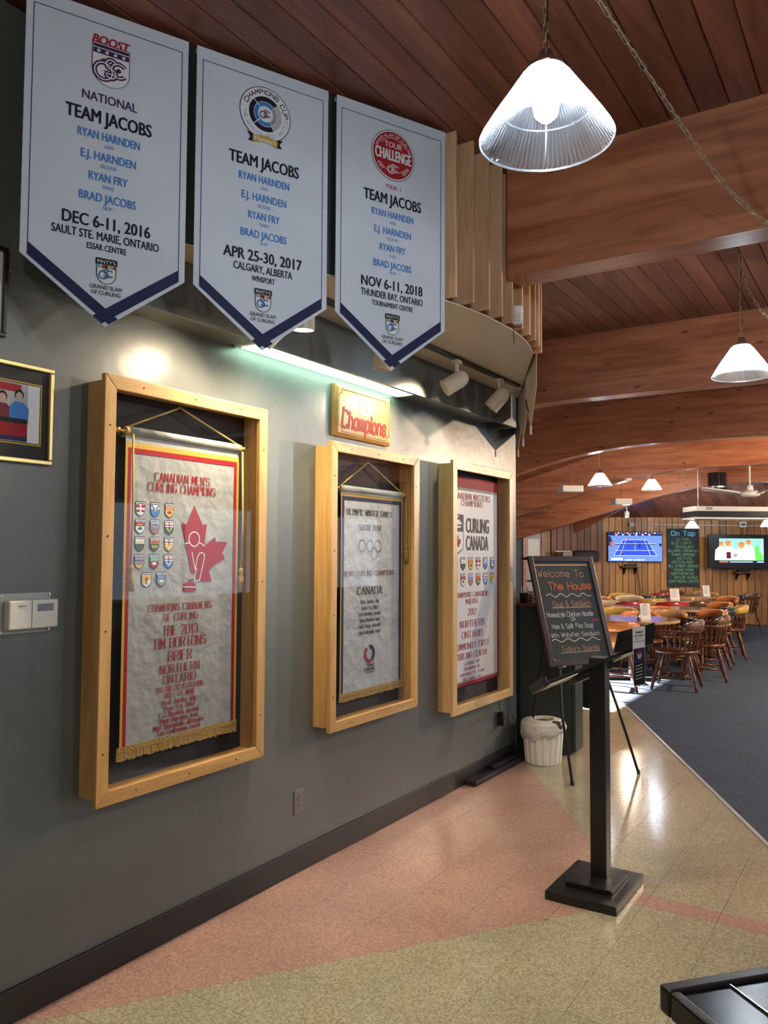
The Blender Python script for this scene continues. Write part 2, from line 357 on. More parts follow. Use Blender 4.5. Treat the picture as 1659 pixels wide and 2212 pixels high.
M_banner = mat('banner_vinyl', (.58, .65, .74), .5, bump=.05, bscale=6)
M_cream_back = mat('banner_back', (.62, .55, .43), .7)
def cloth(name, c, s=9):
    m = mat(name, c, .5, bump=1.6, bscale=s); return m
M_silk = cloth('white_silk', (.31, .325, .32)); M_silk2 = cloth('grey_silk', (.38, .41, .43)); M_vinyl3 = mat('white_vinyl', (.56, .56, .58), .5, bump=.15, bscale=7)
M_fringe = mat('gold_fringe', (.42, .27, .07), .7, bump=1, bscale=140)
M_cord = mat('gold_cord', (.52, .38, .12), .6)
M_pane = glassy('case_glass', (.985, .99, .985), .035)
M_shade = shade_glass('ribbed_glass')
M_bulb = mat('lit_bulb', (1, 1, 1), .5, emit=(.86, .93, 1), estr=60)
M_tube = mat('lit_tube', (1, 1, 1), .5, emit=(.62, 1, .74), estr=5)
M_spotlamp = mat('lit_spot_bulb', (1, 1, 1), .5, emit=(1, .82, .6), estr=14)
M_bag = mat('bin_liner', (.75, .74, .68), .25, bump=.6, bscale=30)
M_bin = mat('bin_plastic', (.92, .88, .78), .45)
M_board = mat('chalkboard', (.020, .025, .025), .7, bump=.1, bscale=6)
M_walnut = wood('walnut_frame', (.045, .017, .012), (.022, .009, .007), 'z', .35, 0, 9, .1)
M_cabinet = mat('dark_green_panel', (.020, .026, .023), .45)
M_redwood = mat('counter_edge', (.12, .04, .02), .4)
M_tvblack = mat('tv_black', (.006, .006, .007), .35, spec=.25)
M_glassbowl = glassy('bowl_glass', (.9, .8, .75), .15)
def flat(c, e=0, rough=.6): return mat('print', c, rough, emit=c if e else None, estr=e, spec=.2)
PM = {'navy': flat((.018, .022, .075)), 'ink': flat((.014, .013, .028)), 'blue': flat((.05, .20, .55)), 'red': flat((.30, .012, .018)), 'boost': flat((.34, .018, .024)), 'purple': flat((.05, .02, .09)),
 'white': flat((.72, .74, .76)), 'gold': flat((.50, .32, .06)), 'lightblue': flat((.22, .38, .62)), 'grey': flat((.28, .29, .30)), 'silver': flat((.42, .44, .46)), 'green': flat((.02, .13, .05)), 'black': flat((.012, .012, .014)),
 'yellow': flat((.68, .45, .06)), 'orange': flat((.55, .17, .04)), 'teal': flat((.10, .42, .38)), 'chalko': flat((.62, .32, .16)), 'chalkred': flat((.50, .11, .05)), 'chalkw': flat((.62, .66, .64)), 'chalky': flat((.68, .64, .42)), 'chalkg': flat((.14, .42, .24)), 'chalkb': flat((.12, .48, .78)), 'chalkp': flat((.5, .05, .15)),
 'darkgrey': flat((.07, .065, .07)), 'skin': flat((.5, .36, .3)), 'maroon': flat((.16, .02, .03)), 'signred': flat((.30, .02, .014)), 'signwhite': flat((.85, .85, .85)), 'haze': flat((.055, .06, .06)),
 'e_court': flat((.02, .06, .80), 0.55), 'e_court2': flat((.12, .22, .62), 0.50), 'e_white': flat((.75, .85, 1), 0.60), 'e_dark': flat((.01, .02, .1), 0.30), 'e_red': flat((.9, .10, .08), 0.50), 'e_green': flat((.10, .62, .08), 0.50), 'e_turf': flat((.25, .55, .5), 0.45), 'e_orange': flat((.85, .22, .06), 0.50), 'e_sky': flat((.35, .55, .85), 0.50), 'e_exit': flat((1, .03, .06), 2.5)}

# ------------------------------------------------------------------ structure: floor
PT = [(0, 5.78), (1.49, 3.715), (0, 1.58)]        # the pink triangle
floor = MB().bx(-5, 8.2, -3.2, 23, -.12, -.0022).build('floor', M_dark, kind='structure')
def clip(poly, a, b, inside=True):
    def sd(p): v = (b[0]-a[0])*(p[1]-a[1])-(b[1]-a[1])*(p[0]-a[0]); return v if inside else -v
    out = []
    for i in range(len(poly)):
        p, q = poly[i], poly[(i+1) % len(poly)]; dp, dq = sd(p), sd(q)
        if dp >= 0: out.append(p)
        if dp*dq < 0: t = dp/(dp-dq); out.append((p[0]+(q[0]-p[0])*t, p[1]+(q[1]-p[1])*t))
    return out
def area(p): return abs(sum(p[i][0]*p[(i+1) % len(p)][1]-p[(i+1) % len(p)][0]*p[i][1] for i in range(len(p)))/2)
C0, C1 = (-.66, 9.79), (1.83, 4.84)              # carpet edge line
cdir = (C1[0]-C0[0], C1[1]-C0[1]); C2 = (C1[0]+cdir[0]*1.3, C1[1]+cdir[1]*1.3); CB = (C0[0]-cdir[0]*2, C0[1]-cdir[1]*2)
T = .3048; SY0, SY1 = 3.652, 3.778
pieces = []
for i in range(-2, 20):
    for j in range(-8, 34):
        x0, y0 = -.02+i*T, -.07+j*T
        sq = [(x0, y0), (x0+T, y0), (x0+T, y0+T), (x0, y0+T)]
        if x0+T < 0.0 and y0 < 5.7: continue
        if x0 > 5.2: continue
        sq = clip(sq, C0, C1, False)             # tiled side of the carpet edge
        if len(sq) < 3 or area(sq) < 1e-4: continue
        a, b, c = PT
        # inside the triangle
        pin = clip(clip(sq, a, b, False), b, c, False)
        if len(pin) > 2 and area(pin) > 2e-4: pieces.append((pin, 'p'))
        o1 = clip(sq, a, b, True); o2 = clip(clip(sq, a, b, False), b, c, True)
        for o in (o1, o2):
            if len(o) < 3: continue
            # the pink strip running right from the triangle's tip
            up = clip(o, (0, SY1), (1, SY1), True); mid = clip(clip(o, (0, SY1), (1, SY1), False), (0, SY0), (1, SY0), True); lo = clip(o, (0, SY0), (1, SY0), False)
            for q, k in ((up, 'b'), (mid, 'p' if sum(p[0] for p in mid)/max(len(mid), 1) > 1.4 else 'b'), (lo, 'b')):
                if len(q) > 2 and area(q) > 2e-4: pieces.append((q, k))
def vis(p):
    x = sum(q[0] for q in p)/len(p); y = sum(q[1] for q in p)/len(p); d = Vector((x, y, 0))-CAM; z = d.dot(_f)
    if z < .3: return 0
    u, v = CX+F*d.dot(_r)/z, CY-F*d.dot(_u)/z
    return area(p)/z**3 if -200 < u < 1850 and -100 < v < 2450 else 0
pieces.sort(key=lambda t: -vis(t[0]))
def shrink(p, g=.0008):
    cx = sum(q[0] for q in p)/len(p); cy = sum(q[1] for q in p)/len(p)
    return [(q[0]+(cx-q[0])*min(.3, g/max(.02, math.hypot(q[0]-cx, q[1]-cy))*1.4), q[1]+(cy-q[1])*min(.3, g/max(.02, math.hypot(q[0]-cx, q[1]-cy))*1.4)) for q in p]
rest = {'p': MB(), 'b': MB()}
for n, (p, k) in enumerate(pieces):
    if n < 290 and vis(p) > 0: MB().prism(shrink(p), -.002, 0).build('floor_tile', M_pink if k == 'p' else M_beige, floor)
    else: rest[k].prism(shrink(p), -.002, 0)
for k, mm in (('p', M_pink), ('b', M_beige)):
    if rest[k].v: rest[k].build('floor_tiles', mm, floor, kind='stuff')
MB().prism([C2, CB, (8.1, 22.9), (8.1, C2[1])], -.002, .004).build('carpet', M_carpet, floor)
dl = Vector((cdir[0], cdir[1], 0)).normalized(); nl = Vector((-dl.y, dl.x, 0))
st = MB(); a, b = Vector((C0[0], C0[1], 0))-dl*2, Vector((C2[0], C2[1], 0))
st.hexa([a-nl*.012, b-nl*.012, b+nl*.012, a+nl*.012], [p+Vector((0, 0, .006)) for p in (a-nl*.010, b-nl*.010, b+nl*.010, a+nl*.010)])
st.build('trim_1', mat('edge_strip', (.75, .78, .82), .35, .6), kind='structure')

# walls of the foyer
WE = 5.75
MB().bx(-.2, 0, -3, WE, 0, 3.40).build('wall_left', M_wall, kind='structure')
MB().bx(0, .012, -2.9, WE, 0, .115).build('baseboard_left', M_base, kind='structure', bevel=.003)
# outline of the dropped soffit / upper wall (plan)
U0, U1 = Vector((.045, 1.42)), Vector((.822, 3.085))
curve = [(.848, 3.22), (.872, 3.37), (.880, 3.53), (.884, 3.67), (.871, 3.82), (.846, 3.975), (.790, 4.175)]
plan = [(0, 1.60), (.132, 1.60), tuple(U1)]+curve+[(.222, 5.29), (.0, 5.36)]
sof = MB().prism(plan, 2.668, 2.674); sof.build('trim_2', M_soffit, kind='structure')
inn = [(0, 1.60), (.128, 1.60), tuple(U1)]+[(x-.13, y) for x, y in curve]+[(.15, 5.25), (0, 5.36)]
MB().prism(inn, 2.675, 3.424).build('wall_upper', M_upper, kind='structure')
# bulkhead with its light trough
MB().bx(.178, .2, 1.75, 5.3, 2.45, 2.67).bx(0, .178, 1.75, 2.58, 2.47, 2.49).bx(0, .178, 4.02, 5.1, 2.47, 2.49).bx(0, .178, 5.28, 5.3, 2.45, 2.67).build('trim_3', M_wall, kind='structure')
ft = MB().bx(.01, .17, 2.6, 4.0, 2.475, 2.52).build('fluorescent_fitting', M_white, label='long fluorescent light strip in the trough above the champions sign', cat='light fitting')
MB().bx(.02, .112, 2.64, 3.96, 2.466, 2.475).build('diffuser', M_tube, ft)
for y in (2.62, 3.98): MB().bx(.01, .17, y-.012, y+.012, 2.468, 2.476).build('end_cap', M_white, ft)
# louvred slats round the curve (fins stepping back)
tips = [(984, 645), (1022, 658), (1056, 672), (1084, 687), (1106, 700), (1128, 713), (1144, 726), (1156, 738), (1164, 750), (1169, 765)]
slw = empty('slatted_screen', (.8, 3.6, 2.66), 0, 'tall screen of stepped brown wood slats curving round the bulkhead corner', 'wood screen')
for k, (px, py) in enumerate(tips):
    q = onz(px, py, 2.665); x1 = q.x; y = q.y
    MB().box((x1-.07-.8, y+.008-3.6, 3.05-2.66), (.14, .016, .748)).build('slat', M_fin, slw, bevel=.002)
slw_back = MB()

# ceiling, beams
PROF = [(-6, 1.45), (-4.3, 1.87), (-3.5, 2.08), (-2.5, 2.36), (-1.8, 2.56), (-1.17, 2.73), (-.72, 2.81), (-.3, 2.86), (.1, 2.875), (9, 2.875)]
def zb(x):
    for (a, za), (b, z_) in zip(PROF[:-1], PROF[1:]):
        if x <= b: return za+(z_-za)*(x-a)/(b-a)
    return 2.875
GL = .55
cl = MB(); xs = [-5.0, -4.3, -3.5, -2.5, -1.8, -1.17, -.72, -.3, .1, 8.2]
for a, b in zip(xs[:-1], xs[1:]):
    cl.hexa([(a, -3.2, zb(a)+GL+.03), (b, -3.2, zb(b)+GL+.03), (b, 23, zb(b)+GL+.03), (a, 23, zb(a)+GL+.03)], [(a, -3.2, zb(a)+GL+.2), (b, -3.2, zb(b)+GL+.2), (b, 23, zb(b)+GL+.2), (a, 23, zb(a)+GL+.2)])
ceil = cl.build('ceiling', M_dark, kind='structure')
PW = .12
x = -4.9
while x < 8.1:
    a, b = x+.0015, x+PW-.0015; za, zb_ = zb(a)+GL, zb(b)+GL; k = .0045; y0 = -3.1 if x > 0 else 1.3; y1 = 15.9
    v = [(a, za+k), (a+k, za), (b-k, zb_), (b, zb_+k), (b, zb_+.028), (a, za+.028)]
    MB().add([(p[0], y0, p[1]) for p in v]+[(p[0], y1, p[1]) for p in v], [(0, 1, 7, 6), (1, 2, 8, 7), (2, 3, 9, 8), (3, 4, 10, 9), (4, 5, 11, 10), (5, 0, 6, 11), (5, 4, 3, 2, 1, 0), (6, 7, 8, 9, 10, 11)]).build('ceiling_plank', M_plank, ceil)
    x += PW
BW = .17
names = ['nearest deep brown glulam roof beam, ending at the slatted screen', 'second roof beam, behind the pendant lamp at the right edge', 'third roof beam, dark arch above the two small far pendants', 'fourth roof beam, orange-lit arch carrying the smoke detector', 'fifth and farthest roof beam, with the black drum on it']
for k in range(5):
    s0 = 3.5+3.1*k; xl = .93 if k == 0 else -4.5
    xx = [xl]+[q for q in (-4.3, -4, -3.5, -3, -2.5, -2.15, -1.8, -1.5, -1.17, -.95, -.72, -.5, -.3, -.1, .1, 2, 4, 6) if q > xl]+[8.1]
    m = MB(); n = len(xx)
    def zs(x):  # smoothed underside
        return sum(zb(x+d) for d in (-.35, -.2, 0, .2, .35))/5
    v = []
    for q in xx: v += [(q, s0, zs(q)), (q, s0+BW, zs(q)), (q, s0+BW, zb(q)+GL+.01), (q, s0, zb(q)+GL+.01)]
    fs = [(0, 1, 2, 3), (4*n-1, 4*n-2, 4*n-3, 4*n-4)]
    for i in range(n-1):
        for j in range(4): fs.append((4*i+j, 4*i+(j+1) % 4, 4*i+4+(j+1) % 4, 4*i+4+j))
    m.add(v, fs); m.build('roof_beam', M_beam, bevel=.006, label=names[k], cat='beam', group='arched glulam roof beams')

# hall beyond: outer wall, end walls
wl = MB().bx(-4.6, -4.4, WE, 7.9, 0, 2.6).bx(-4.6, -4.4, 10.4, 17.3, 0, 2.6).bx(-4.6, -4.4, 7.9, 10.4, 0, .9).bx(-4.6, -4.4, 7.9, 10.4, 1.8, 2.6)
wl.build('wall_hall_left', mat('hall_paint', (.10, .115, .14), .5), kind='structure')
wn = MB()
for y in (7.9, 8.5, 9.1, 9.7, 10.34): wn.bx(-4.56, -4.5, y, y+.06, .9, 1.8)
wn.bx(-4.56, -4.5, 7.9, 10.4, .9, .96).bx(-4.56, -4.5, 7.9, 10.4, 1.74, 1.8).build('window_1', M_white, kind='structure')
MB().bx(-4.6, -.2, WE-.17, WE-.02, 0, 3.5).build('wall_partition', M_wall, kind='structure')
MB().bx(7.9, 8.1, -3, 23, 0, 3.6).build('wall_right', mat('right_wall', (.30, .29, .27), .6), kind='structure')
MB().bx(-.2, 8.1, -3.2, -3, 0, 3.6).build('wall_behind', mat('rear_wall', (.22, .23, .23), .6), kind='structure')
for nm, x0, x1, y0, y1, z0, z1, s_ in (('fill_window_2', 7.86, 7.9, 6.5, 15.5, .8, 2.3, .55), ('fill_window_3', 2.6, 4.6, -3.0, -2.96, .9, 2.3, .30)):  # unseen windows added; their panes glow to give bluish light and reflections
    wf = MB()
    if x1-x0 < .1:
        for y in range(int((y1-y0)/1.5)+1): wf.bx(x0-.03, x1, y0+y*1.5-.03, y0+y*1.5+.03, z0, z1)
        wf.bx(x0-.03, x1, y0, y1, z0-.05, z0).bx(x0-.03, x1, y0, y1, z1, z1+.05)
    else:
        for q in range(4): wf.bx(x0+q*.666-.03, x0+q*.666+.03, y0, y1+.03, z0, z1)
        wf.bx(x0, x1, y0, y1+.03, z0-.05, z0).bx(x0, x1, y0, y1+.03, z1, z1+.05)
    wo = wf.build(nm, M_white, kind='structure')
    MB().bx(x0+.01, x1-.005, y0+.01 if x1-x0 < .1 else y0+.01, y1-.01, z0, z1).build('glow_pane', mat('bluish_glow', (.5, .6, .7), .2, emit=(.62, .78, 1), estr=s_*2), wo)

# plank wall with the screens
W0 = Vector((-4.42, 16.25, 0)); W1 = Vector((-3.03, 17.5, 0)); W2 = W1+Vector((math.cos(YAW), math.sin(YAW), 0))*8.2
def plankwall(name, a, b, z1, pw, m, off=.03):
    t = (b-a).normalized(); n = Vector((t.y, -t.x, 0)); L = (b-a).length
    M3 = Matrix(((t.x, -n.x, 0), (t.y, -n.y, 0), (0, 0, 1)))
    w_ = MB(); w_.box((a+b)/2-n*.1+Vector((0, 0, z1/2)), (L, .16, z1), M3); o = w_.build(name, M_dark, kind='structure')
    u = 0; k = 0
    while u < L-.02:
        ww = min(pw*random.uniform(.85, 1.15), L-u)
        q = a+t*(u+ww/2)+n*(.012+.003*(k % 2))
        MB().box(q+Vector((0, 0, z1/2)), (ww-.009, off, z1), M3).build('wall_plank', m, o, bevel=.004)
        u += ww; k += 1
    return t, n
plankwall('wall_back', W1, W2, 2.42, .15, M_wallplank)
plankwall('wall_back_left', W0+(W1-W0)*.36, W1, 2.6, .15, M_wallplank2)
tl, nlw = (W1-W0).normalized(), None
nlw = Vector((tl.y, -tl.x, 0))
MBx = MB(); M3l = Matrix(((tl.x, -nlw.x, 0), (tl.y, -nlw.y, 0), (0, 0, 1)))
MB().box(W0+tl*.33-nlw*.1+Vector((0, 0, 1.3)), (.68, .16, 2.6), M3l).build('wall_door_bay', mat('pale_plank_wall', (.32, .2, .11), .5), kind='structure')
dr = MB().box(W0+tl*.27+Vector((0, 0, 1.0))-nlw*.01, (.34, .05, 2.0), M3l).build('door_1', mat('pale_door', (.42, .43, .46), .5), kind='structure')
MB().box(W0+tl*.27+Vector((0, 0, 1.55))+nlw*.022, (.26, .01, .62), M3l).build('door_panel', M_white, dr)
MB().box(W0+tl*.27+Vector((0, 0, .95))+nlw*.022, (.30, .012, .04), M3l).build('push_bar', M_tvblack, dr)
MB().box(W0+tl*.06+Vector((0, 0, 1.05)), (.07, .10, 2.1), M3l).box(W0+tl*.48+Vector((0, 0, 1.05)), (.07, .10, 2.1), M3l).box(W0+tl*.27+Vector((0, 0, 2.06)), (.49, .10, .08), M3l).build('door_frame', M_beam, dr)
ex = MB().box(W0+tl*.42+Vector((0, 0, 2.22))+nlw*.06, (.24, .06, .17), M3l).build('exit_sign', M_white, label='small red lit EXIT sign above the far door', cat='exit sign')
pe = Print(W0+tl*.42+Vector((0, 0, 2.22))+nlw*.092, tl, (0, 0, 1), nlw); pe.rect('e_exit', -.11, -.075, .11, .075); pe.text('e_white', 'EXIT', 0, 0, .17, .10, layer=3); pe.build(ex, {})
# sloped end of the ceiling down to the plank wall
tw = Vector((math.cos(YAW), math.sin(YAW), 0)); nw_ = Vector((tw.y, -tw.x, 0))
hip = MB(); n = 0
hp = empty('ceiling_end', (0, 0, 0), kind='structure')
xx = -4.4
while xx < 6.5:
    a, b = xx+.003, xx+PW*1.25-.003
    def foot(x):
        if x < -3.03: p = W0+(W1-W0)*((x+4.42)/1.39); zz = 2.3+.0*(x)
        else: p = W1+tw*((x+3.03)/tw.x); zz = 2.33
        return Vector((x, p.y+.05, zz))
    pa, pb = foot(a), foot(b); ta, tb = Vector((a, 15.85, zb(a)+GL)), Vector((b, 15.85, zb(b)+GL))
    for q in (pa, pb):
        if q.x < -3.03: q.z = min(2.33, zb(q.x)+.42)
    up = Vector((0, 0, .03))
    MB().hexa([ta, tb, pb, pa], [ta+up, tb+up, pb+up, pa+up]).build('ceiling_plank', M_plank, hp)
    xx += PW*1.25
h2 = Vector((-3.5, 17.0, 2.0)); h1 = Vector((-1.5, 15.9, 2.75))
d_ = Vector((0, .14, 0)); u_ = Vector((0, 0, .42))
MB().hexa([h1, h2, h2+u_*.6, h1+u_], [h1+d_, h2+d_, h2+u_*.6+d_, h1+u_+d_]).build('hip_beam', M_beam, label='short dark sloping beam running down to the plank wall corner', cat='beam')
MB().bx(-5, 8.2, 15.7, 23, 3.5, 3.6).build('ceiling_cover', M_dark, kind='structure')

# ------------------------------------------------------------------ hanging vinyl banners
BT = Vector((math.sin(R(25)), math.cos(R(25)), 0)); BN = Vector((math.cos(R(25)), -math.sin(R(25)), 0)); Z = Vector((0, 0, 1))
BP = Vector((.82, 3.08, 0))+BN*.05
def shieldpts(cx, cy, w_, h, n=8):
    p = [(cx-w_/2, cy+h/2), (cx-w_/2, cy-h*.12)]
    for k in range(1, n): a = math.pi+math.pi*k/n; p.append((cx+w_/2*math.cos(a), cy-h*.12+h*.38*math.sin(a)))
    return p+[(cx+w_/2, cy-h*.12), (cx+w_/2, cy+h/2)]
def gsc(P, cx, cy, s_, c1, c2, layer=3, star='boost'):
    for ch, dx, dy, r in (('G', -.30, -.12, .36), ('S', 0, .02, .40), ('C', .32, .06, .30)):
        for key, th, la in ((c1, .19, layer), (c2, .05, layer+1)):
            X, Y, q = cx+dx*s_, cy+dy*s_, r*s_
            if ch == 'G': P.ring(key, X, Y, q-th*s_/2, q+th*s_/2, 40, 350, la); P.line(key, [(X+q, Y-.05*s_), (X+.1*s_, Y-.05*s_)], th*s_, la)
            elif ch == 'C': P.ring(key, X, Y, q-th*s_/2, q+th*s_/2, 35, 325, la)
            else:
                pts = [(X+q*.5*math.cos(R(a)), Y+q*.55+q*.5*math.sin(R(a))) for a in range(20, 271, 25)]+[(X+q*.5*math.cos(R(a)), Y-q*.45+q*.5*math.sin(R(a))) for a in range(70, -161, -25)]
                P.line(key, pts, th*s_, la)
    if star:
        X, Y, q = cx-.30*s_, cy+.30*s_, .17*s_
        P.poly(star, [(X+(q if k % 2 else q*.55)*math.cos(2*math.pi*k/12), Y+(q if k % 2 else q*.55)*math.sin(2*math.pi*k/12)) for k in range(12)], layer)
def banner(name_label, org, head):
    O = BP+BT*org+Z*3.40
    root = MB(); W_, H_, TP = .543, .888, 1.092
    A, B = BT, Z
    out = [(0, 0), (0, -H_), (W_/2, -TP), (W_, -H_), (W_, 0)]
    fr = [O+A*x+B*y for x, y in out]; bk = [p-BN*.004 for p in fr]
    root.add(fr+bk, [(0, 1, 2, 3, 4), (9, 8, 7, 6, 5)]+[(i, i+5, (i+1) % 5+5, (i+1) % 5) for i in range(5)])
    o = root.build('hanging_banner', M_banner, label=name_label, cat='banner', group='championship banners on the upper wall')
    MB().tube([O+A*.0+B*(-.012)-BN*.012, O+A*W_+B*(-.012)-BN*.012], .010, 8).build('hanging_rod', M_white, o)
    MB().add([O+A*x+B*y+BN*.0015 for x, y in ((0, 0), (W_, 0), (W_, -.034), (0, -.034))], [(0, 1, 2, 3)]).build('hem', M_banner, o)
    P = Print(O+BN*.001, A, B, BN)
    P.rect('navy', .024, -.048, W_-.024, -.0455); P.rect('navy', .022, -.85, .0245, -.046); P.rect('navy', W_-.0245, -.85, W_-.022, -.046)
    m = W_/2; q = (TP-H_)/m                       # slope of the lower edge
    for sg in (-1, 1):
        e = lambda x, y: (m+sg*x, y)
        P.poly('navy', [e(m-.022, -.848), e(m-.022, -.891), e(-.0114, -1.0825), e(-.0418, -1.0597)], 1)
    T_ = P.text
    players = [('RYAN HARNDEN', .208, 'LEAD', .032), ('E.J. HARNDEN', .184, 'SECOND', .054), ('RYAN FRY', .130, 'THIRD', .040), ('BRAD JACOBS', .189, 'SKIP', .032)]
    T_('ink', 'TEAM JACOBS', m, -.372, .288, .045, .035)
    for k, (a, wa, b_, wb) in enumerate(players):
        T_('blue', a, m, -.437-.0715*k, wa, .029, .026); T_('blue', b_, m, -.4695-.0715*k, wb, .013, .01)
    dates = head['date']
    T_('ink', dates[0], m, -.736, dates[1], .041, .032); T_('ink', dates[2], m, -.784, dates[3], .0285, .024); T_('ink', dates[4], m, -.822, dates[5], .021, .024)
    P.poly('black', shieldpts(m, -.902, .066, .088), 1); P.poly('white', shieldpts(m, -.903, .060, .082), 2)
    P.rect('black', m-.036, -.880, m+.036, -.860, 3); T_('white', "PINTY'S", m, -.870, .060, .012, .01, 4)
    for k, c in enumerate(('teal', 'silver', 'boost', 'navy', 'yellow', 'teal', 'boost')): P.rect(c, m-.032+k*.0092, -.892, m-.032+(k+1)*.0092, -.881, 3)
    gsc(P, m, -.911, .036, 'lightblue', 'ink', 3)
    T_('darkgrey', 'GRAND SLAM', m, -.9575, .106, .014, .02); T_('darkgrey', 'OF CURLING', m, -.977, .098, .014, .02)
    if head['kind'] == 'boost':
        P.text('boost', 'BOOST', m, -.100, .129, .030, .05, 1, .25)
        P.poly('purple', shieldpts(m, -.186, .127, .148), 1); P.poly('white', shieldpts(m, -.187, .122, .143), 2)
        P.rect('purple', m-.060, -.129, m+.060, -.118, 3); P.rect('purple', m-.060, -.150, m+.060, -.132, 3)
        for k in range(4): P.disc('white', m-.042+k*.028, -.141, .0055, layer=4)
        gsc(P, m, -.198, .082, 'purple', 'white', 3, 'boost'); P.disc('purple', m+.026, -.193, .008, layer=5)
        T_('purple', 'NATIONAL', m, -.305, .184, .031, .02)
    elif head['kind'] == 'cup':
        cy = -.178
        P.disc('ink', m, cy, .1055); P.disc('white', m, cy, .1025, layer=2)
        P.ring('ink', m, cy, .049, .068, 45, 300, 3); P.ring('blue', m, cy, .031, .047, 45, 300, 3); P.ring('silver', m, cy, .049, .068, -58, 43, 3); P.ring('grey', m, cy, .031, .047, -58, 43, 3)
        for a in (135, 225): P.line('white', [(m+.03*math.cos(R(a)), cy+.03*math.sin(R(a))), (m+.07*math.cos(R(a)), cy+.07*math.sin(R(a)))], .003, 5)
        gsc(P, m, cy, .034, 'grey', 'ink', 4, None)
        P.stroke('ink', 'CHAMPIONS CUP', m, cy, .235, .016, .2, layer=3, arc=(.086, R(82), 1))
        P.stroke('lightblue', "THE WORLD'S BEST BATTLE", m, cy, .27, .012, .17, layer=3, arc=(.086, R(-90), -1))
        P.poly('ink', [(m-.075, -.262), (m-.045, -.268), (m-.050, -.298), (m-.070, -.296), (m-.060, -.281)], 3); P.poly('ink', [(m+.075, -.262), (m+.045, -.268), (m+.050, -.298), (m+.070, -.296), (m+.060, -.281)], 3)
        P.poly('gold', [(m-.052, -.272), (m-.02, -.264), (m+.02, -.264), (m+.052, -.272), (m+.050, -.300), (m+.02, -.291), (m-.02, -.291), (m-.050, -.300)], 4)
        P.text('white', "Humpty's", m, -.280, .086, .016, .03, 5)
    else:
        cy = -.180
        P.disc('ink', m, cy, .108); P.disc('white', m, cy, .1055, layer=2); P.disc('boost', m, cy, .100, layer=3)
        P.stroke('white', 'GRAND SLAM OF CURLING', m, cy, .225, .010, .16, layer=4, arc=(.086, R(90), 1))
        P.ring('white', m, cy, .0735, .0755, 35, 145, 4); P.ring('white', m, cy, .0735, .0755, 215, 250, 4); P.ring('white', m, cy, .0735, .0755, 290, 325, 4)
        T_('white', 'TOUR', m, cy+.044, .088, .024, .02, 4); T_('white', 'CHALLENGE', m, cy, .182, .046, .04, 4)
        gsc(P, m, cy-.058, .040, 'white', 'boost', 4, None)
        P.stroke('white', 'EST', m, cy, .034, .011, .2, layer=4, arc=(.085, R(222), -1)); P.stroke('white', '2015', m, cy, .042, .011, .2, layer=4, arc=(.085, R(318), -1))
        T_('boost', 'TIER 1', m, -.318, .078, .018, .01)
    P.build(o, {}); return o
banner('leftmost white pennant banner, with a red BOOST and purple shield', -1.737, {'kind': 'boost', 'date': ('DEC 6-11, 2016', .293, 'SAULT STE. MARIE, ONTARIO', .355, 'ESSAR CENTRE', .131)})
banner('middle white pennant banner, with a round blue Champions Cup emblem', -1.162, {'kind': 'cup', 'date': ('APR 25-30, 2017', .322, 'CALGARY, ALBERTA', .241, 'WINSPORT', .095)})
banner('right white pennant banner, with a round red Tour Challenge emblem', -.580, {'kind': 'tour', 'date': ('NOV 6-11, 2018', .305, 'THUNDER BAY, ONTARIO', .307, 'TOURNAMENT CENTRE', .203)})
# three more, seen edge-on, on the far edge of the bulkhead
for k, (pn, dn, pf_, df, lab) in enumerate(((1158, 4.60, 1134, 5.09, 'first of the edge-on banners past the bulkhead, nearest the slats'), (1140, 5.16, 1121, 5.66, 'second of the edge-on banners past the bulkhead, the middle one'), (1127, 5.74, 1114, 6.25, 'last of the edge-on banners past the bulkhead, lowest in view'))):
    A0, A1 = ond(pn, 800, dn), ond(pf_, 800, df); A0.z = A1.z = 0; tt = (A1-A0).normalized(); n = Vector((-tt.y, tt.x, 0))
    if n.dot(CAM-A0) > 0: n = -n                  # front faces away, the plain back is seen
    O = A0+Z*3.40; WD = .54
    pts = [(0, 0), (0, -.888), (WD/2, -1.085), (WD, -.888), (WD, 0)]
    a = [O+tt*x+Z*y-n*.010*(x/WD)*(k-1) for x, y in pts]; b = [p+n*.005 for p in a]
    o = MB().add(a+b, [(0, 1, 2, 3, 4), (9, 8, 7, 6, 5)]+[(i, (i+1) % 5, (i+1) % 5+5, i+5) for i in range(5)]).build('hanging_banner', M_cream_back, label=lab, cat='banner', group='edge-on banners')
    MB().tube([a[2]+Z*.012, a[2]-Z*.045], .007, 6).build('tip_weight', M_cream_back, o)
    MB().tube([a[0]-n*.012-Z*.012, a[4]-n*.012-Z*.012], .010, 8).build('hanging_rod', M_white, o)
    P = Print(b[0]+n*.001, tt, Z, n); P.rect('white', .01, -.87, WD-.01, -.01); P.poly('navy', [(.02, -.85), (WD/2, -1.03), (WD/2, -1.06), (.02, -.885)], 2); P.poly('navy', [(WD-.02, -.85), (WD/2, -1.03), (WD/2, -1.06), (WD-.02, -.885)], 2); P.build(o, {})

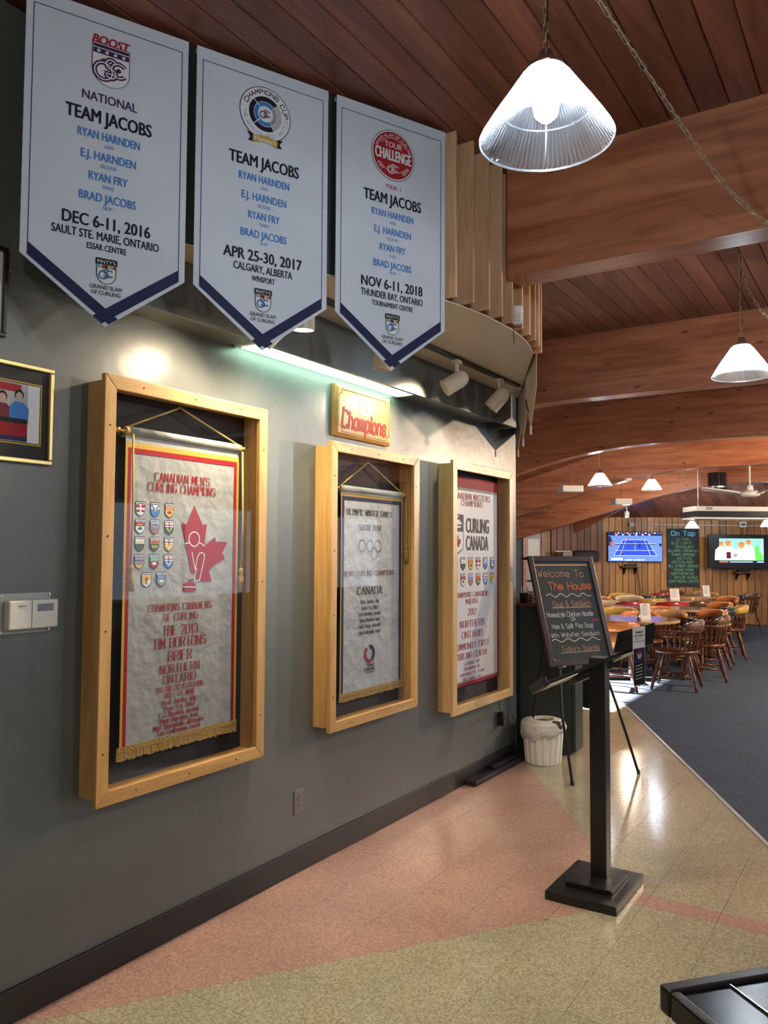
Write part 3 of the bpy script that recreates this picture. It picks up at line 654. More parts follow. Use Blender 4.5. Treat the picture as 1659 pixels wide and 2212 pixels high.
# ------------------------------------------------------------------ track and spotlights
tr = MB().bx(.375, .405, 2.3, 4.9, 2.648, 2.67).build('track_rail', M_black, label='long black light track along the underside of the bulkhead', cat='light track')
MB().bx(.38, .40, 4.88, 4.93, 2.64, 2.67).build('end_cap', M_ivory, tr)
def spot(y, aim, lab, power, lit=False, drop=.085, col=(1, .80, .55), ang=95):
    t = empty('track_spotlight', (.39, y, 2.65), 0, lab, 'spotlight', 'track spotlights under the bulkhead')
    MB().bx(-.018, .018, -.03, .03, -.02, 0).build('adapter', M_ivory, t)
    MB().bx(-.008, .008, -.012, .012, -drop, -.015).build('stem', M_ivory, t, bevel=.002)
    hd = Vector((.39, y, 2.65-drop-.035)); d = (Vector(aim)-hd).normalized(); q = d.to_track_quat('-Z', 'Y').to_matrix()
    m = MB(); prof = [(.0, .070), (.018, .068), (.034, .058), (.045, .042), (.049, .02), (.049, -.085), (.044, -.085), (.044, -.02), (.0, -.02)]
    n = 24; m.rings([[q @ Vector((r*math.cos(2*math.pi*k/n), r*math.sin(2*math.pi*k/n), z))+Vector((0, 0, -drop-.035)) for k in range(n)] for r, z in prof], False)
    autosmooth(m.build('lamp_head', M_ivory, t))
    m2 = MB(); m2.rings([[q @ Vector((r*math.cos(2*math.pi*k/n), r*math.sin(2*math.pi*k/n), z))+Vector((0, 0, -drop-.035)) for k in range(n)] for r, z in ((.001, -.068), (.036, -.066), (.043, -.05))], False)
    m2.build('bulb', M_spotlamp if lit else M_ivory, t)
    l = light('spot_lamp', 'SPOT', hd+d*.095, power, col, .03, hd+d*2, ang, .9); l.parent = t; l.matrix_parent_inverse = wm(t).inverted()
spot(2.62, (.30, 2.72, 1.0), 'lit cream spotlight between the middle and right banners, pointing down', 40, True, .04, ang=150)
spot(2.45, (0.02, 2.14, 1.98), 'cream track spotlight behind the middle banner', 10.5, drop=.15, ang=125)
spot(3.25, (0.22, 3.3, 1.2), 'cream track spotlight behind the right banner tip', 10)
spot(4.02, (.0, 3.72, 2.22), 'cream domed spotlight tilted left, left of the two over the third case', 14)
spot(4.60, (.0, 4.42, 2.05), 'cream domed spotlight nearest the bulkhead end, over the third case', 10)

# ------------------------------------------------------------------ display cases with banners
def case(s0, s1, z0, z1, d, lab, mv, mh, glass=True, mw=.052, pale=False):
    t = empty('display_case', (0, (s0+s1)/2, z0), 0, lab, 'display case', 'wooden banner cases on the grey wall')
    o = .018; b0, b1, c0, c1 = s0+o, s1-o, z0+o, z1-o
    kw = dict(W=True)
    MB().bx(0, d-.022, b0, b0+.02, c0, c1).build('side_board', mv, t, bevel=.002, **kw); MB().bx(0, d-.022, b1-.02, b1, c0, c1).build('side_board', mv, t, bevel=.002, **kw)
    MB().bx(0, d-.022, b0+.02, b1-.02, c1-.02, c1).build('top_board', mh, t, bevel=.002, **kw); MB().bx(0, d-.022, b0+.02, b1-.02, c0, c0+.02).build('bottom_board', mh, t, bevel=.002, **kw)
    MB().bx(.001, .012, b0+.02, b1-.02, c0+.02, c1-.02).build('backing', M_matt, t, **kw)
    x0, x1 = d-.022, d
    for nm, m_, q in (('frame_rail', mv, [(s0, z0), (s0+mw, z0+mw), (s0+mw, z1-mw), (s0, z1)]), ('frame_rail', mv, [(s1, z0), (s1, z1), (s1-mw, z1-mw), (s1-mw, z0+mw)]),
                      ('frame_rail', mh, [(s0, z1), (s0+mw, z1-mw), (s1-mw, z1-mw), (s1, z1)]), ('frame_rail', mh, [(s0, z0), (s1, z0), (s1-mw, z0+mw), (s0+mw, z0+mw)])):
        cx_, cz_ = sum(p[0] for p in q)/4, sum(p[1] for p in q)/4
        q = [(p[0]+(cx_-p[0])*.0006, p[1]+(cz_-p[1])*.0006) for p in q]
        MB().hexa([(x0, a, b) for a, b in q], [(x1, a, b) for a, b in q]).build(nm, m_, t, bevel=.003, **kw)
    if glass: MB().add([(x0-.003, a_, b_) for a_, b_ in ((s0+mw-.01, z0+mw-.01), (s1-mw+.01, z0+mw-.01), (s1-mw+.01, z1-mw+.01), (s0+mw-.01, z1-mw+.01))], [(0, 1, 2, 3)]).build('glass_pane', M_pane, t, **kw)
    for a, b in [(s0+mw/2, z0+(z1-z0)*f) for f in (.12, .40, .62, .88)]+[(s1-mw/2, z0+(z1-z0)*f) for f in (.12, .5, .88)]+[(s0+(s1-s0)*f, z1-mw/2) for f in (.2, .5, .8)]+[(s0+(s1-s0)*f, z0+mw/2) for f in (.2, .5, .8)]:
        MB().lathe([(.0035, 0), (.003, .002), (.0005, .0025)], 8).build('screw', M_steel if pale else M_walnut, t)
        LASTS[0].location = (x1, a-(s0+s1)/2, b-z0); LASTS[0].rotation_euler = (0, R(90), 0)
    return t
LASTS = [None]
_ob = MB.build
def _b2(s, *a, **k):
    o = _ob(s, *a, **k); LASTS[0] = o; return o
MB.build = _b2
case(1.835, 2.712, .650, 2.188, .12, 'largest pine display case, nearest the camera, holding the maple leaf banner', M_pine, M_pineh)
case(3.196, 4.052, .658, 2.109, .12, 'middle pine display case under the carved sign, holding the rings banner', M_pine, M_pineh)
case(4.488, 5.42, .522, 2.143, .12, 'pale pine display case at the end of the wall, without glass', M_pine3, M_pine3h, False, .058, True)

def casebanner(s0, s1, z0, z1, x, m, lab, trim=None, fringe=True, amp=.004, seed=1, hem=.055):
    nx, nz = 24, 60; v = []; rnd = random.Random(seed); ph = [rnd.uniform(0, 6) for _ in range(6)]
    for j in range(nz+1):
        for i in range(nx+1):
            a, b = i/nx, j/nz
            dx = amp*(math.sin(a*9+ph[0]+b*3)+.6*math.sin(a*17+b*5+ph[1])+.5*math.sin(b*23+a*6+ph[2]))*(.3+.7*(1-b))*.5
            pinch = .008*math.sin(math.pi*b)*(1 if i < nx/2 else -1)*abs(a-.5)*2
            v.append((x+dx, s0+(s1-s0)*a+pinch, z0+(z1-z0)*b))
    f = [(j*(nx+1)+i, j*(nx+1)+i+1, (j+1)*(nx+1)+i+1, (j+1)*(nx+1)+i) for j in range(nz) for i in range(nx)]
    o = MB().add(v, f).build('case_banner', m, None, True, label=lab, cat='banner')
    return o
AY = Vector((0, 1, 0)); NX = Vector((1, 0, 0))
def rod_and_cord(o, x, s0, s1, z, ztop, left=True):
    MB().tube([(x-.012, s0-.03, z), (x-.012, s1+.03, z)], .006, 8).build('rod', M_brass, o, True)
    for y in (s0-.035, s1+.035): MB().lathe([(.001, -.014), (.010, -.009), (.013, 0), (.010, .009), (.001, .014)], 12, (x-.012, y, z)).build('finial', M_brass, o, True)
    mid = (s0+s1)/2-.03
    MB().tube([(x-.005, s0+.0, z+.012), (x-.015, mid-.02, ztop-.01), (x-.018, mid, ztop), (x-.015, mid+.02, ztop-.01), (x-.005, s1-.0, z+.012)], .0045, 8).build('hanging_cord', M_cord, o, True)
    for y in (s0+.0, s1-.0):
        m = MB()
        for k in range(3): m.tube([(x-.004+.012*math.cos(a), y+.004*k-.004, z+.012*math.sin(a)) for a in [2*math.pi*i/10 for i in range(10)]], .004, 6, True)
        m.build('cord_knot', M_cord, o, True)
def tassel(o, x, y, z1, z0):
    MB().tube([(x, y, z1), (x+.004, y+.003, (z1+z0)/2), (x, y, z0+.10)], .0045, 6).build('tassel_cord', M_cord, o, True)
    MB().lathe([(.004, .10), (.011, .092), (.012, .08), (.008, .072), (.013, .06), (.015, 0), (.001, 0)], 14, (x, y, z0)).build('tassel', M_fringe, o, True)
def fringe(o, x, s0, s1, z0, z1):
    m = MB(); n = 70
    for k in range(n):
        y = s0+(s1-s0)*k/n; w_ = (s1-s0)/n; dz = random.uniform(-.004, .004)
        m.bx(x-.002+random.uniform(0, .003), x+.003+random.uniform(0, .002), y+.0004, y+w_-.0003, z0+dz, z1-.012)
    m.build('fringe', M_fringe, o, kind='stuff'); MB().bx(x, x+.006, s0, s1, z1-.013, z1+.002).build('fringe_braid', M_fringe, o)
def crest(P, cx, cy, w_, h, k, layer=2):
    rnd = random.Random(k*13+5)
    sh = [(cx-w_/2, cy+h/2), (cx-w_/2, cy-h*.15), (cx-w_*.36, cy-h*.33), (cx, cy-h/2), (cx+w_*.36, cy-h*.33), (cx+w_/2, cy-h*.15), (cx+w_/2, cy+h/2)]
    P.poly('ink', sh, layer)
    i = .90; s2 = [((x-cx)*i+cx, (y-cy)*i+cy) for x, y in sh]
    D = [('red', 'white', 'cross', 'red'), ('white', 'blue', 'saltire', 'gold'), ('orange', 'yellow', 'ship', 'red'), ('red', 'white', 'tree', 'green'), ('lightblue', 'orange', 'bars', 'blue'), ('white', 'green', 'cross3', 'yellow'),
         ('white', 'green', 'blob', 'maroon'), ('orange', 'green', 'bars', 'yellow'), ('lightblue', 'yellow', 'cross3', 'white'), ('blue', 'yellow', 'waves', 'white'), ('teal', 'boost', 'blob', 'white'), ('red', 'blue', 'cross3', 'white'), ('yellow', 'white', 'fig', 'red'), ('blue', 'grey', 'blob', 'white')]
    a, b, kind, c = D[k % len(D)]
    P.poly(b, s2, layer+1)
    top = cy+h*.5*i; P.rect(a, cx-w_*.45, cy+h*.03, cx+w_*.45, top-h*.15, layer+2)
    P.rect('white', cx-w_*.45, top-h*.15, cx+w_*.45, top, layer+2); P.line('ink', [(cx-w_*.36, top-h*.08), (cx+w_*.36, top-h*.08)], h*.045, layer+3)
    L3 = layer+3
    if kind == 'cross': P.rect('white', cx-w_*.07, cy-h*.40, cx+w_*.07, top-h*.15, L3); P.rect('white', cx-w_*.45, cy-h*.02, cx+w_*.45, cy+h*.08, L3); P.rect(c, cx-w_*.42, cy-h*.2, cx-w_*.1, cy-h*.04, L3-1); P.rect(c, cx+w_*.1, cy-h*.2, cx+w_*.42, cy-h*.04, L3-1)
    elif kind == 'saltire': P.rect('white', cx-w_*.45, cy+h*.03, cx+w_*.45, top-h*.15, L3-1); P.line('blue', [(cx-w_*.38, cy+h*.28), (cx+w_*.28, cy-h*.28)], w_*.16, L3); P.line('blue', [(cx+w_*.38, cy+h*.28), (cx-w_*.28, cy-h*.28)], w_*.16, L3); P.disc(c, cx, cy, w_*.15, layer=L3+1, n=10)
    elif kind == 'cross3': P.rect('white', cx-w_*.45, cy+h*.03, cx+w_*.45, top-h*.15, L3-1); P.rect('red', cx-w_*.06, cy+h*.03, cx+w_*.06, top-h*.15, L3); P.rect('red', cx-w_*.45, cy+h*.14, cx+w_*.45, cy+h*.20, L3); [P.disc(c, cx+dx*w_, cy-h*.14+dy*h, w_*.10, layer=L3, n=8) for dx, dy in ((-.2, .04), (.2, .04), (0, -.08))]
    elif kind == 'waves':
        for q in range(3): P.rect(c if q % 2 else 'red', cx-w_*.45, cy+h*(.08+.09*q), cx+w_*.45, cy+h*(.12+.09*q), L3)
        for q in range(3): P.line('blue', [(cx-w_*.40+w_*.2*j, cy-h*(.03+.08*q)+h*.015*(j % 2)) for j in range(5)], h*.03, L3)
    elif kind == 'bars':
        for q in range(3): P.rect(c, cx-w_*.28+q*w_*.22, cy-h*.24, cx-w_*.14+q*w_*.22, cy-h*.06, L3)
        P.line('boost', [(cx-w_*.3, cy+h*.12), (cx, cy+h*.18), (cx+w_*.3, cy+h*.12)], h*.06, L3)
    elif kind == 'fig': P.rect('yellow', cx-w_*.45, cy-h*.25, cx, top-h*.15, L3-1); P.line(c, [(cx, cy-h*.25), (cx, cy+h*.18)], w_*.12, L3); P.line(c, [(cx-w_*.16, cy+h*.05), (cx+w_*.16, cy+h*.05)], w_*.08, L3)
    else:
        P.disc(c, cx, cy-h*.12, w_*.24, h*.10, L3, 12); P.line('yellow' if a != 'yellow' else 'red', [(cx-w_*.3, cy+h*.10), (cx-w_*.1, cy+h*.17), (cx+w_*.1, cy+h*.11), (cx+w_*.3, cy+h*.18)], h*.06, L3)
# case 1
o = casebanner(1.985, 2.597, .822, 1.99, .052, M_silk, 'white silk curling banner with red maple leaf and gold fringe in the nearest case', amp=.0012)
X1 = .0536
MB().tube([(.05, 1.985, 2.005), (.05, 2.597, 2.005)], .018, 12).build('rod_sleeve', M_silk, o, True)
rod_and_cord(o, .06, 1.985, 2.597, 2.004, 2.135); tassel(o, .078, 1.998, 1.99, 1.40); tassel(o, .066, 2.607, 1.99, 1.38); fringe(o, .052, 1.972, 2.602, .775, .822)
P = Print((X1, 0, 0), AY, Z, NX)
for k, q in (('gold', (1.985, 1.942, 2.597, 1.962)), ('red', (1.995, 1.922, 2.587, 1.942)), ('gold', (1.984, .824, 1.996, 1.945)), ('red', (1.996, .824, 2.012, 1.94)), ('gold', (2.586, .824, 2.598, 1.945)), ('red', (2.570, .824, 2.586, 1.94))): P.rect(k, *q)
sf = lambda t, cy, wd, h, key='red', cx=2.276, th=.115: P.stroke(key, t, cx, cy, wd, h, th, True, 2)
for a in (("CANADIAN MEN'S", 1.842, .292, .033), ('CURLING CHAMPIONS', 1.801, .359, .033), ('CHAMPIONS CANADIENS', 1.329, .330, .027), ('DE CURLING', 1.289, .177, .027), ('THE 2013', 1.237, .184, .037), ('TIM HORTONS', 1.188, .278, .037), ('BRIER', 1.135, .121, .037), ('NORTHERN', 1.086, .207, .031), ('ONTARIO', 1.045, .170, .032), ('SOO CURLERS ASSOCIATION', 1.009, .248, .020), ('SAULT STE. MARIE', .983, .167, .020)): sf(*a)
for t, cy, wd in (('Brad Jacobs, skip', .956, .179), ('Ryan Fry, third', .932, .157), ('E.J. Harnden, second', .909, .206), ('Ryan Harnden, lead', .886, .198), ('Matt Dumontelle, alternate', .863, .262), ('Tom Coulterman, coach', .841, .226)): sf(t, cy, wd, .018, th=.15)
for k in range(12): crest(P, 2.059+.0725*(k % 3), 1.711-.0672*(k//3), .046, .059, k)
crest(P, 2.095, 1.439, .047, .059, 12); crest(P, 2.169, 1.440, .048, .059, 13)
def zp(zx, zy, sc=3.6867, ox=150, oy=780): q = onx(ox+zx/sc, oy+zy/sc, X1); return (q.y, q.z)
leaf = [zp(*p) for p in ((995, 1150), (1060, 1305), (1093, 1300), (1075, 1462), (1072, 1473), (1160, 1402), (1165, 1437), (1255, 1442), (1215, 1530), (1238, 1570), (1150, 1625), (1110, 1665), (1132, 1755), (1010, 1752), (1000, 1690), (968, 1685), (925, 1455), (893, 1287), (932, 1302))]
P.poly('red', leaf, 2)
P.line('white', [zp(992+42*math.cos(a), 1418+58*math.sin(a)) for a in [2*math.pi*k/18 for k in range(18)]], .004, 4, True)
P.line('white', [zp(*p) for p in ((920, 1455), (940, 1448), (960, 1447))], .004, 4); P.line('white', [zp(*p) for p in ((1028, 1447), (1052, 1455), (1074, 1475))], .004, 4)
P.line('white', [zp(*p) for p in ((975, 1525), (985, 1590), (1000, 1660), (1018, 1560), (1035, 1530), (1058, 1526), (1074, 1545), (1072, 1570), (1035, 1740), (1015, 1752), (997, 1745), (995, 1720), (1010, 1650))], .004, 4)
P.poly('red', [zp(*p) for p in ((905, 1780), (925, 1765), (945, 1764), (948, 1742), (965, 1736), (990, 1738), (990, 1748), (965, 1750), (962, 1762), (985, 1764), (1005, 1778), (1005, 1825), (990, 1838), (920, 1838), (905, 1825))], 2)
P.line('white', [zp(903, 1798), zp(1008, 1800)], .004, 4); P.build(o, {})
# case 2
o = casebanner(3.37, 3.985, .815, 1.875, .052, M_silk2, 'pale silk Olympic banner with five rings and blue border in the middle case', amp=.0012, seed=4)
MB().tube([(.05, 3.36, 1.885), (.05, 3.975, 1.885)], .018, 12).build('rod_sleeve', M_silk2, o, True)
rod_and_cord(o, .06, 3.36, 3.965, 1.885, 2.045); tassel(o, .066, 4.00, 1.87, 1.50); fringe(o, .052, 3.36, 3.995, .775, .815)
P = Print((X1, 0, 0), AY, Z, NX)
for k, q in (('gold', (3.36, 1.845, 3.975, 1.862)), ('navy', (3.37, 1.825, 3.965, 1.845)), ('navy', (3.945, .82, 3.965, 1.83)), ('gold', (3.967, .82, 3.978, 1.845)), ('navy', (3.378, .82, 3.396, 1.83)), ('gold', (3.366, .82, 3.377, 1.845))): P.rect(k, *q)
c2 = 3.643
for t, cy, wd, h, key in (('OLYMPIC WINTER GAMES', 1.765, .442, .030, 'ink'), ('SOCHI 2014', 1.685, .215, .028, 'ink'), ('MENS CURLING CHAMPIONS', 1.437, .491, .026, 'maroon'), ('CANADA', 1.343, .237, .038, 'ink')): P.stroke(key, t, c2, cy, wd, h, .14, True, 2)
for k, (t, wd) in enumerate((('Brad Jacobs, skip', .178), ('Ryan Fry, third', .155), ('Eric Harnden, second', .205), ('Ryan Harnden, lead', .19), ('Caleb Flaxey, alternate', .218), ('Tom Coulterman, coach', .215))): P.stroke('ink', t, c2, 1.284-.033*k, wd, .019, .14, True, 2)
for k, (dx, dy, c) in enumerate(((-.078, .022, 'black'), (0, .022, 'blue'), (.078, .022, 'red'), (-.039, -.018, 'yellow'), (.039, -.018, 'green'))): P.ring(c, c2+dx, 1.563+dy, .030, .034, layer=2+k)
P.ring('navy', c2+.004, 1.0, .026, .048, -60, 100, 2); P.ring('red', c2-.006, .998, .028, .046, 120, 300, 3); P.line('ink', [(c2-.03, .945), (c2+.04, .96)], .003, 2)
P.text('ink', 'WORLD', c2+.012, .938, .07, .014, .05, 2, .2); P.text('ink', 'CURLING', c2, .918, .108, .017, .05, 2, .2); P.text('ink', 'FEDERATION', c2+.01, .901, .085, .008, .03, 2, .2); P.build(o, {})
# case 3
o = casebanner(4.50+.07, 5.325, .668, 2.04, .045, M_vinyl3, 'white vinyl Canadian Masters banner with dark grey shield in the end case', amp=.001, seed=8)
MB().tube([(.035, 4.56, 2.05), (.035, 5.33, 2.05)], .012, 10).build('rod_sleeve', PM['red'], o, True)
P = Print((.0462, 0, 0), AY, Z, NX); c3 = 4.905
P.rect('red', 4.57, 1.985, 5.325, 2.045); P.rect('grey', 4.57, 1.968, 5.305, 1.985); P.rect('red', 5.305, .67, 5.325, 1.985); P.rect('red', 4.57, .668, 5.325, .69); P.rect('grey', 4.57, .69, 5.305, .702)
for t, cy, wd, h in (('CANADIAN MASTERS', 1.930, .56, .046), ('CHAMPIONS', 1.885, .323, .042), ('CHAMPIONS CANADIENS', 1.270, .50, .038), ('MAÎTRISE', 1.224, .189, .036), ('2017', 1.153, .126, .050), ('NORTHERN', 1.075, .358, .050), ('ONTARIO', 1.003, .295, .050), ('COMMUNITY FIRST', .928, .52, .044), ('CURLING CENTRE', .864, .478, .044), ('AL HACKNER - SKIP', .811, .218, .022), ('ERIC HARNDEN - VICE', .777, .25, .022), ('FRANK MORISSETTE - SECOND', .742, .36, .022), ('BRUCE MUNRO - LEAD', .707, .26, .022)): P.stroke('boost', t, c3, cy, wd, h*.84, .13, True, 2)
P.text('darkgrey', 'CURLING', 4.99, 1.737, .362, .098, .04); P.text('darkgrey', 'CANADA', 4.985, 1.618, .35, .098, .04)
sx = 4.675; P.poly('darkgrey', [(sx-.10, 1.805), (sx-.10, 1.60), (sx-.085, 1.57), (sx, 1.535), (sx+.085, 1.57), (sx+.10, 1.60), (sx+.10, 1.805)], 1); P.poly('white', [(sx-.092, 1.69), (sx-.092, 1.603), (sx-.08, 1.577), (sx, 1.545), (sx+.08, 1.577), (sx+.092, 1.603), (sx+.092, 1.69)], 2)
P.poly('white', [(sx-.065, 1.728), (sx-.05, 1.715), (sx+.05, 1.715), (sx+.065, 1.728)], 2); P.rect('white', sx-.07, 1.738, sx+.07, 1.752, 2); P.poly('white', [(sx-.06, 1.752), (sx+.06, 1.752), (sx+.035, 1.77), (sx-.01, 1.77), (sx, 1.785), (sx+.03, 1.787), (sx+.03, 1.795), (sx-.02, 1.792), (sx-.03, 1.77)], 3)
ML = [(0, .5), (.09, .33), (.2, .38), (.16, .08), (.30, .22), (.34, .14), (.49, .16), (.44, .02), (.5, -.03), (.28, -.2), (.31, -.29), (.03, -.26), (.03, -.5), (-.03, -.5), (-.03, -.26), (-.31, -.29), (-.28, -.2), (-.5, -.03), (-.44, .02), (-.49, .16), (-.34, .14), (-.30, .22), (-.16, .08), (-.2, .38), (-.09, .33)]
P.poly('red', [(sx+x*.12, 1.622+y*.12) for x, y in ML], 3)
for k in range(6): crest(P, 4.655+.1135*k, 1.476, .070, .088, (9, 6, 2, 0, 1, 13)[k]); crest(P, 4.655+.1135*k, 1.368, .070, .086, (5, 3, 4, 7, 11, 12)[k])
P.build(o, {})

# carved sign
sg = MB(); a = (3.347, 3.886, 2.163, 2.438)
f0 = [(0.002, a[0], a[2]), (0.002, a[1], a[2]), (0.002, a[1], a[3]), (0.002, a[0], a[3])]; f1 = [(.022, p[1], p[2]) for p in f0]; i_ = .018
f2 = [(.032, a[0]+i_, a[2]+i_), (.032, a[1]-i_, a[2]+i_), (.032, a[1]-i_, a[3]-i_), (.032, a[0]+i_, a[3]-i_)]
sg.hexa(f0, f1); sg.hexa(f1, f2)
sg = sg.build('champions_sign', wood('sign_wood', (.38, .20, .055), (.30, .14, .032), 'y', .5, .1, 6, 0, coat=.08), label='small varnished wooden sign reading OUR Champions above the middle case', cat='sign')
P = Print((.0325, 0, 0), AY, Z, NX); cx_, cz_ = 3.6165, 2.3005; hw, hh, rr = .245, .113, .03
pts = []
for (qx, qz, a0) in ((1, 1, 270), (-1, 1, 360), (-1, -1, 90), (1, -1, 180)):
    for k in range(7):
        aa = R(a0-15*k) if True else 0; pts.append((cx_+qx*hw+rr*math.cos(aa), cz_+qz*hh+rr*math.sin(aa)))
P.line('ink', pts, .0028, 1, True)
P.stroke('signwhite', 'OUR', 3.628, 2.347, .118, .074, .24, layer=3); 
P.stroke('signred', 'Champions', 3.612, 2.258, .42, .088, .17, layer=3, slant=.12)
P.line('signred', [(3.415, 2.30), (3.408, 2.312), (3.42, 2.318)], .012, 3); P.build(sg, {})

# ------------------------------------------------------------------ small wall things
def onwall(px, py, x=.012): q = onx(px, py, x); return q.y, q.z
# framed team photograph
pf = MB(); s0, s1, z0, z1 = .98, 1.700, 1.845, 2.182; tq = .016
for q in ((s0, s1, z0, z0+tq), (s0, s1, z1-tq, z1), (s0, s0+tq, z0+tq, z1-tq), (s1-tq, s1, z0+tq, z1-tq)): pf.bx(.002, .022, *q)
pf = pf.build('photo_frame', M_goldf, bevel=.003, label='gold framed team photograph with a black mat at the left edge', cat='framed photo')
MB().bx(.002, .010, s0+tq, s1-tq, z0+tq, z1-tq).build('mat_board', M_matt, pf)
P = Print((.0105, 0, 0), AY, Z, NX); a0, a1, b0, b1 = 1.10, 1.652, 1.915, 2.112
P.frame('gold', a0-.008, b0-.008, a1+.008, b1+.008, .005, 1); P.rect('white', a0, b0, a1, b1, 1); P.rect('silver', a0, b0, a1-.045, b1, 2); P.rect('boost', a0, b1-.03, a1-.07, b1-.004, 3)
P.rect('red', a0, b0+.018, a1-.045, b0+.062, 3); P.rect('navy', a0, b0+.002, a1-.045, b0+.018, 3)
for cx2, c, hz in ((1.22, 'maroon', 0), (1.33, 'maroon', .004), (1.44, 'maroon', 0), (1.515, 'maroon', -.012), (1.575, 'blue', 0)):
    P.poly(c, [(cx2-.034, b0+.062), (cx2-.036, b0+.115+hz), (cx2-.014, b0+.135+hz), (cx2+.014, b0+.135+hz), (cx2+.036, b0+.115+hz), (cx2+.034, b0+.062)], 4)
    P.disc('black', cx2, b0+.158+hz, .017, .019, 4, 14); P.disc('skin', cx2, b0+.152+hz, .013, .016, 5, 14); P.rect('black', cx2-.03, b0+.062, cx2+.03, b0+.078, 5)
P.rect('white', 1.36, b0+.068, 1.47, b0+.118, 6); P.ring('grey', 1.415, b0+.097, .013, .016, layer=7); P.line('ink', [(1.38, b0+.076), (1.45, b0+.076)], .005, 7); P.build(pf, {})
MB().add([(.017, a_, b_) for a_, b_ in ((.996, 1.861), (1.684, 1.861), (1.684, 2.166), (.996, 2.166))], [(0, 1, 2, 3)]).build('glass_pane', M_pane, pf)
cf = MB()
s0, s1, z0, z1 = 1.15, 1.519, 2.255, 2.555; tq = .014
for q in ((s0, s1, z0, z0+tq), (s0, s1, z1-tq, z1), (s0, s0+tq, z0+tq, z1-tq), (s1-tq, s1, z0+tq, z1-tq)): cf.bx(.002, .02, *q)
cf = cf.build('certificate_frame', M_black, bevel=.002, label='thin black frame round a pale certificate, cut off by the left edge above', cat='framed certificate')
MB().bx(.002, .008, s0+tq, s1-tq, z0+tq, z1-tq).build('certificate', M_white, cf)
MB().tube([(.006+.004*math.cos(k), 1.528+.008*math.cos(k), 2.48+.008*math.sin(k)) for k in [i*.5 for i in range(10)]], .0015, 5).build('hanging_hook', M_steel, cf)
# thermostat
th = empty('thermostat', (0, 1.63, 1.34), 0, 'cream wall thermostat in a clear guard at the left edge', 'thermostat')
s0, z0 = onwall(2, 1374); s1, z1 = 1.718, 1.403
MB().bx(.001, .006, 1.525, 1.718, 1.272, 1.408).build('base_plate', mat('guard_plate', (.35, .36, .32), .2), th, W=True, bevel=.002)
MB().bx(.006, .036, 1.545, 1.728, 1.288, 1.384).build('cover', M_cream, th, W=True, bevel=.005)
MB().bx(.036, .0375, 1.648, 1.708, 1.345, 1.370).build('display_window', mat('lcd', (.12, .16, .15), .2), th, W=True)
MB().bx(.036, .0368, 1.627, 1.6285, 1.29, 1.383).build('seam', M_base, th, W=True)
P = Print((.0365, 0, 0), AY, Z, NX); P.text('darkgrey', 'MagicStat', 1.592, 1.366, .030, .006, .02); P.line('grey', [(1.574, 1.358), (1.612, 1.358)], .001); P.build(th, {})
for y, z in ((1.533, 1.280), (1.710, 1.280), (1.710, 1.400), (1.533, 1.400)): MB().tube([(.005, y, z), (.012, y, z)], .0035, 8).build('screw', M_steel, th, W=True)
def outlet(y, z, lab, m=M_white):
    t = MB().bx(.0, .006, y-.034, y+.034, z-.057, z+.057).build('wall_outlet', m, bevel=.0025, label=lab, cat='wall outlet')
    for dz in (-.021, .021):
        f_ = MB().rings([[(.006+q, y+.016*math.cos(2*math.pi*k/16), z+dz+.014*math.sin(2*math.pi*k/16)) for k in range(16)] for q in (0, .0025)]).build('socket_face', m, t)
        for dy in (-.006, .006): MB().bx(.0085, .0092, y+dy-.0012, y+dy+.0012, z+dz-.001, z+dz+.007).build('slot', M_matt, f_)
        MB().bx(.0085, .0092, y-.0025, y+.0025, z+dz-.009, z+dz-.005).build('slot', M_matt, f_)
    MB().lathe([(.003, 0), (.0025, .0012), (.0003, .0016)], 8).build('screw', M_steel, t); LASTS[0].location = (.006, y, z); LASTS[0].rotation_euler = (0, R(90), 0)
    return t
M_out = mat('outlet_plate', (.17, .16, .15), .35)
outlet(3.105, .337, 'grey duplex outlet low on the wall between the first two cases', M_out)
outlet(5.40, .345, 'grey duplex outlet with plugs below the end case', mat('outlet_paint', (.09, .09, .085), .45))
pl = MB().bx(.008, .055, 5.385, 5.435, .352, .395).bx(.008, .06, 5.385, 5.43, .300, .345).build('power_adapters', M_matt, bevel=.004, label='two black plugs in the outlet below the end case with hanging leads', cat='plug')
MB().tube([(.05, 5.41, .375), (.08, 5.48, .37), (.085, 5.55, .30), (.07, 5.56, .22), (.05, 5.57, .14), (.04, 5.60, .10)], .0035, 6).build('cable', M_matt, pl)
MB().tube([(.05, 5.42, .32), (.07, 5.46, .29), (.06, 5.50, .20), (.05, 5.53, .12), (.04, 5.55, .06)], .003, 6).build('cable', M_matt, pl)
MB().bx(.013, .10, 4.85, 5.72, 0.0, .035).bx(.013, .07, 5.2, 5.72, .035, .055).build('power_bar', M_matt, bevel=.008, label='flat black power bar on the floor along the end of the baseboard', cat='power bar')
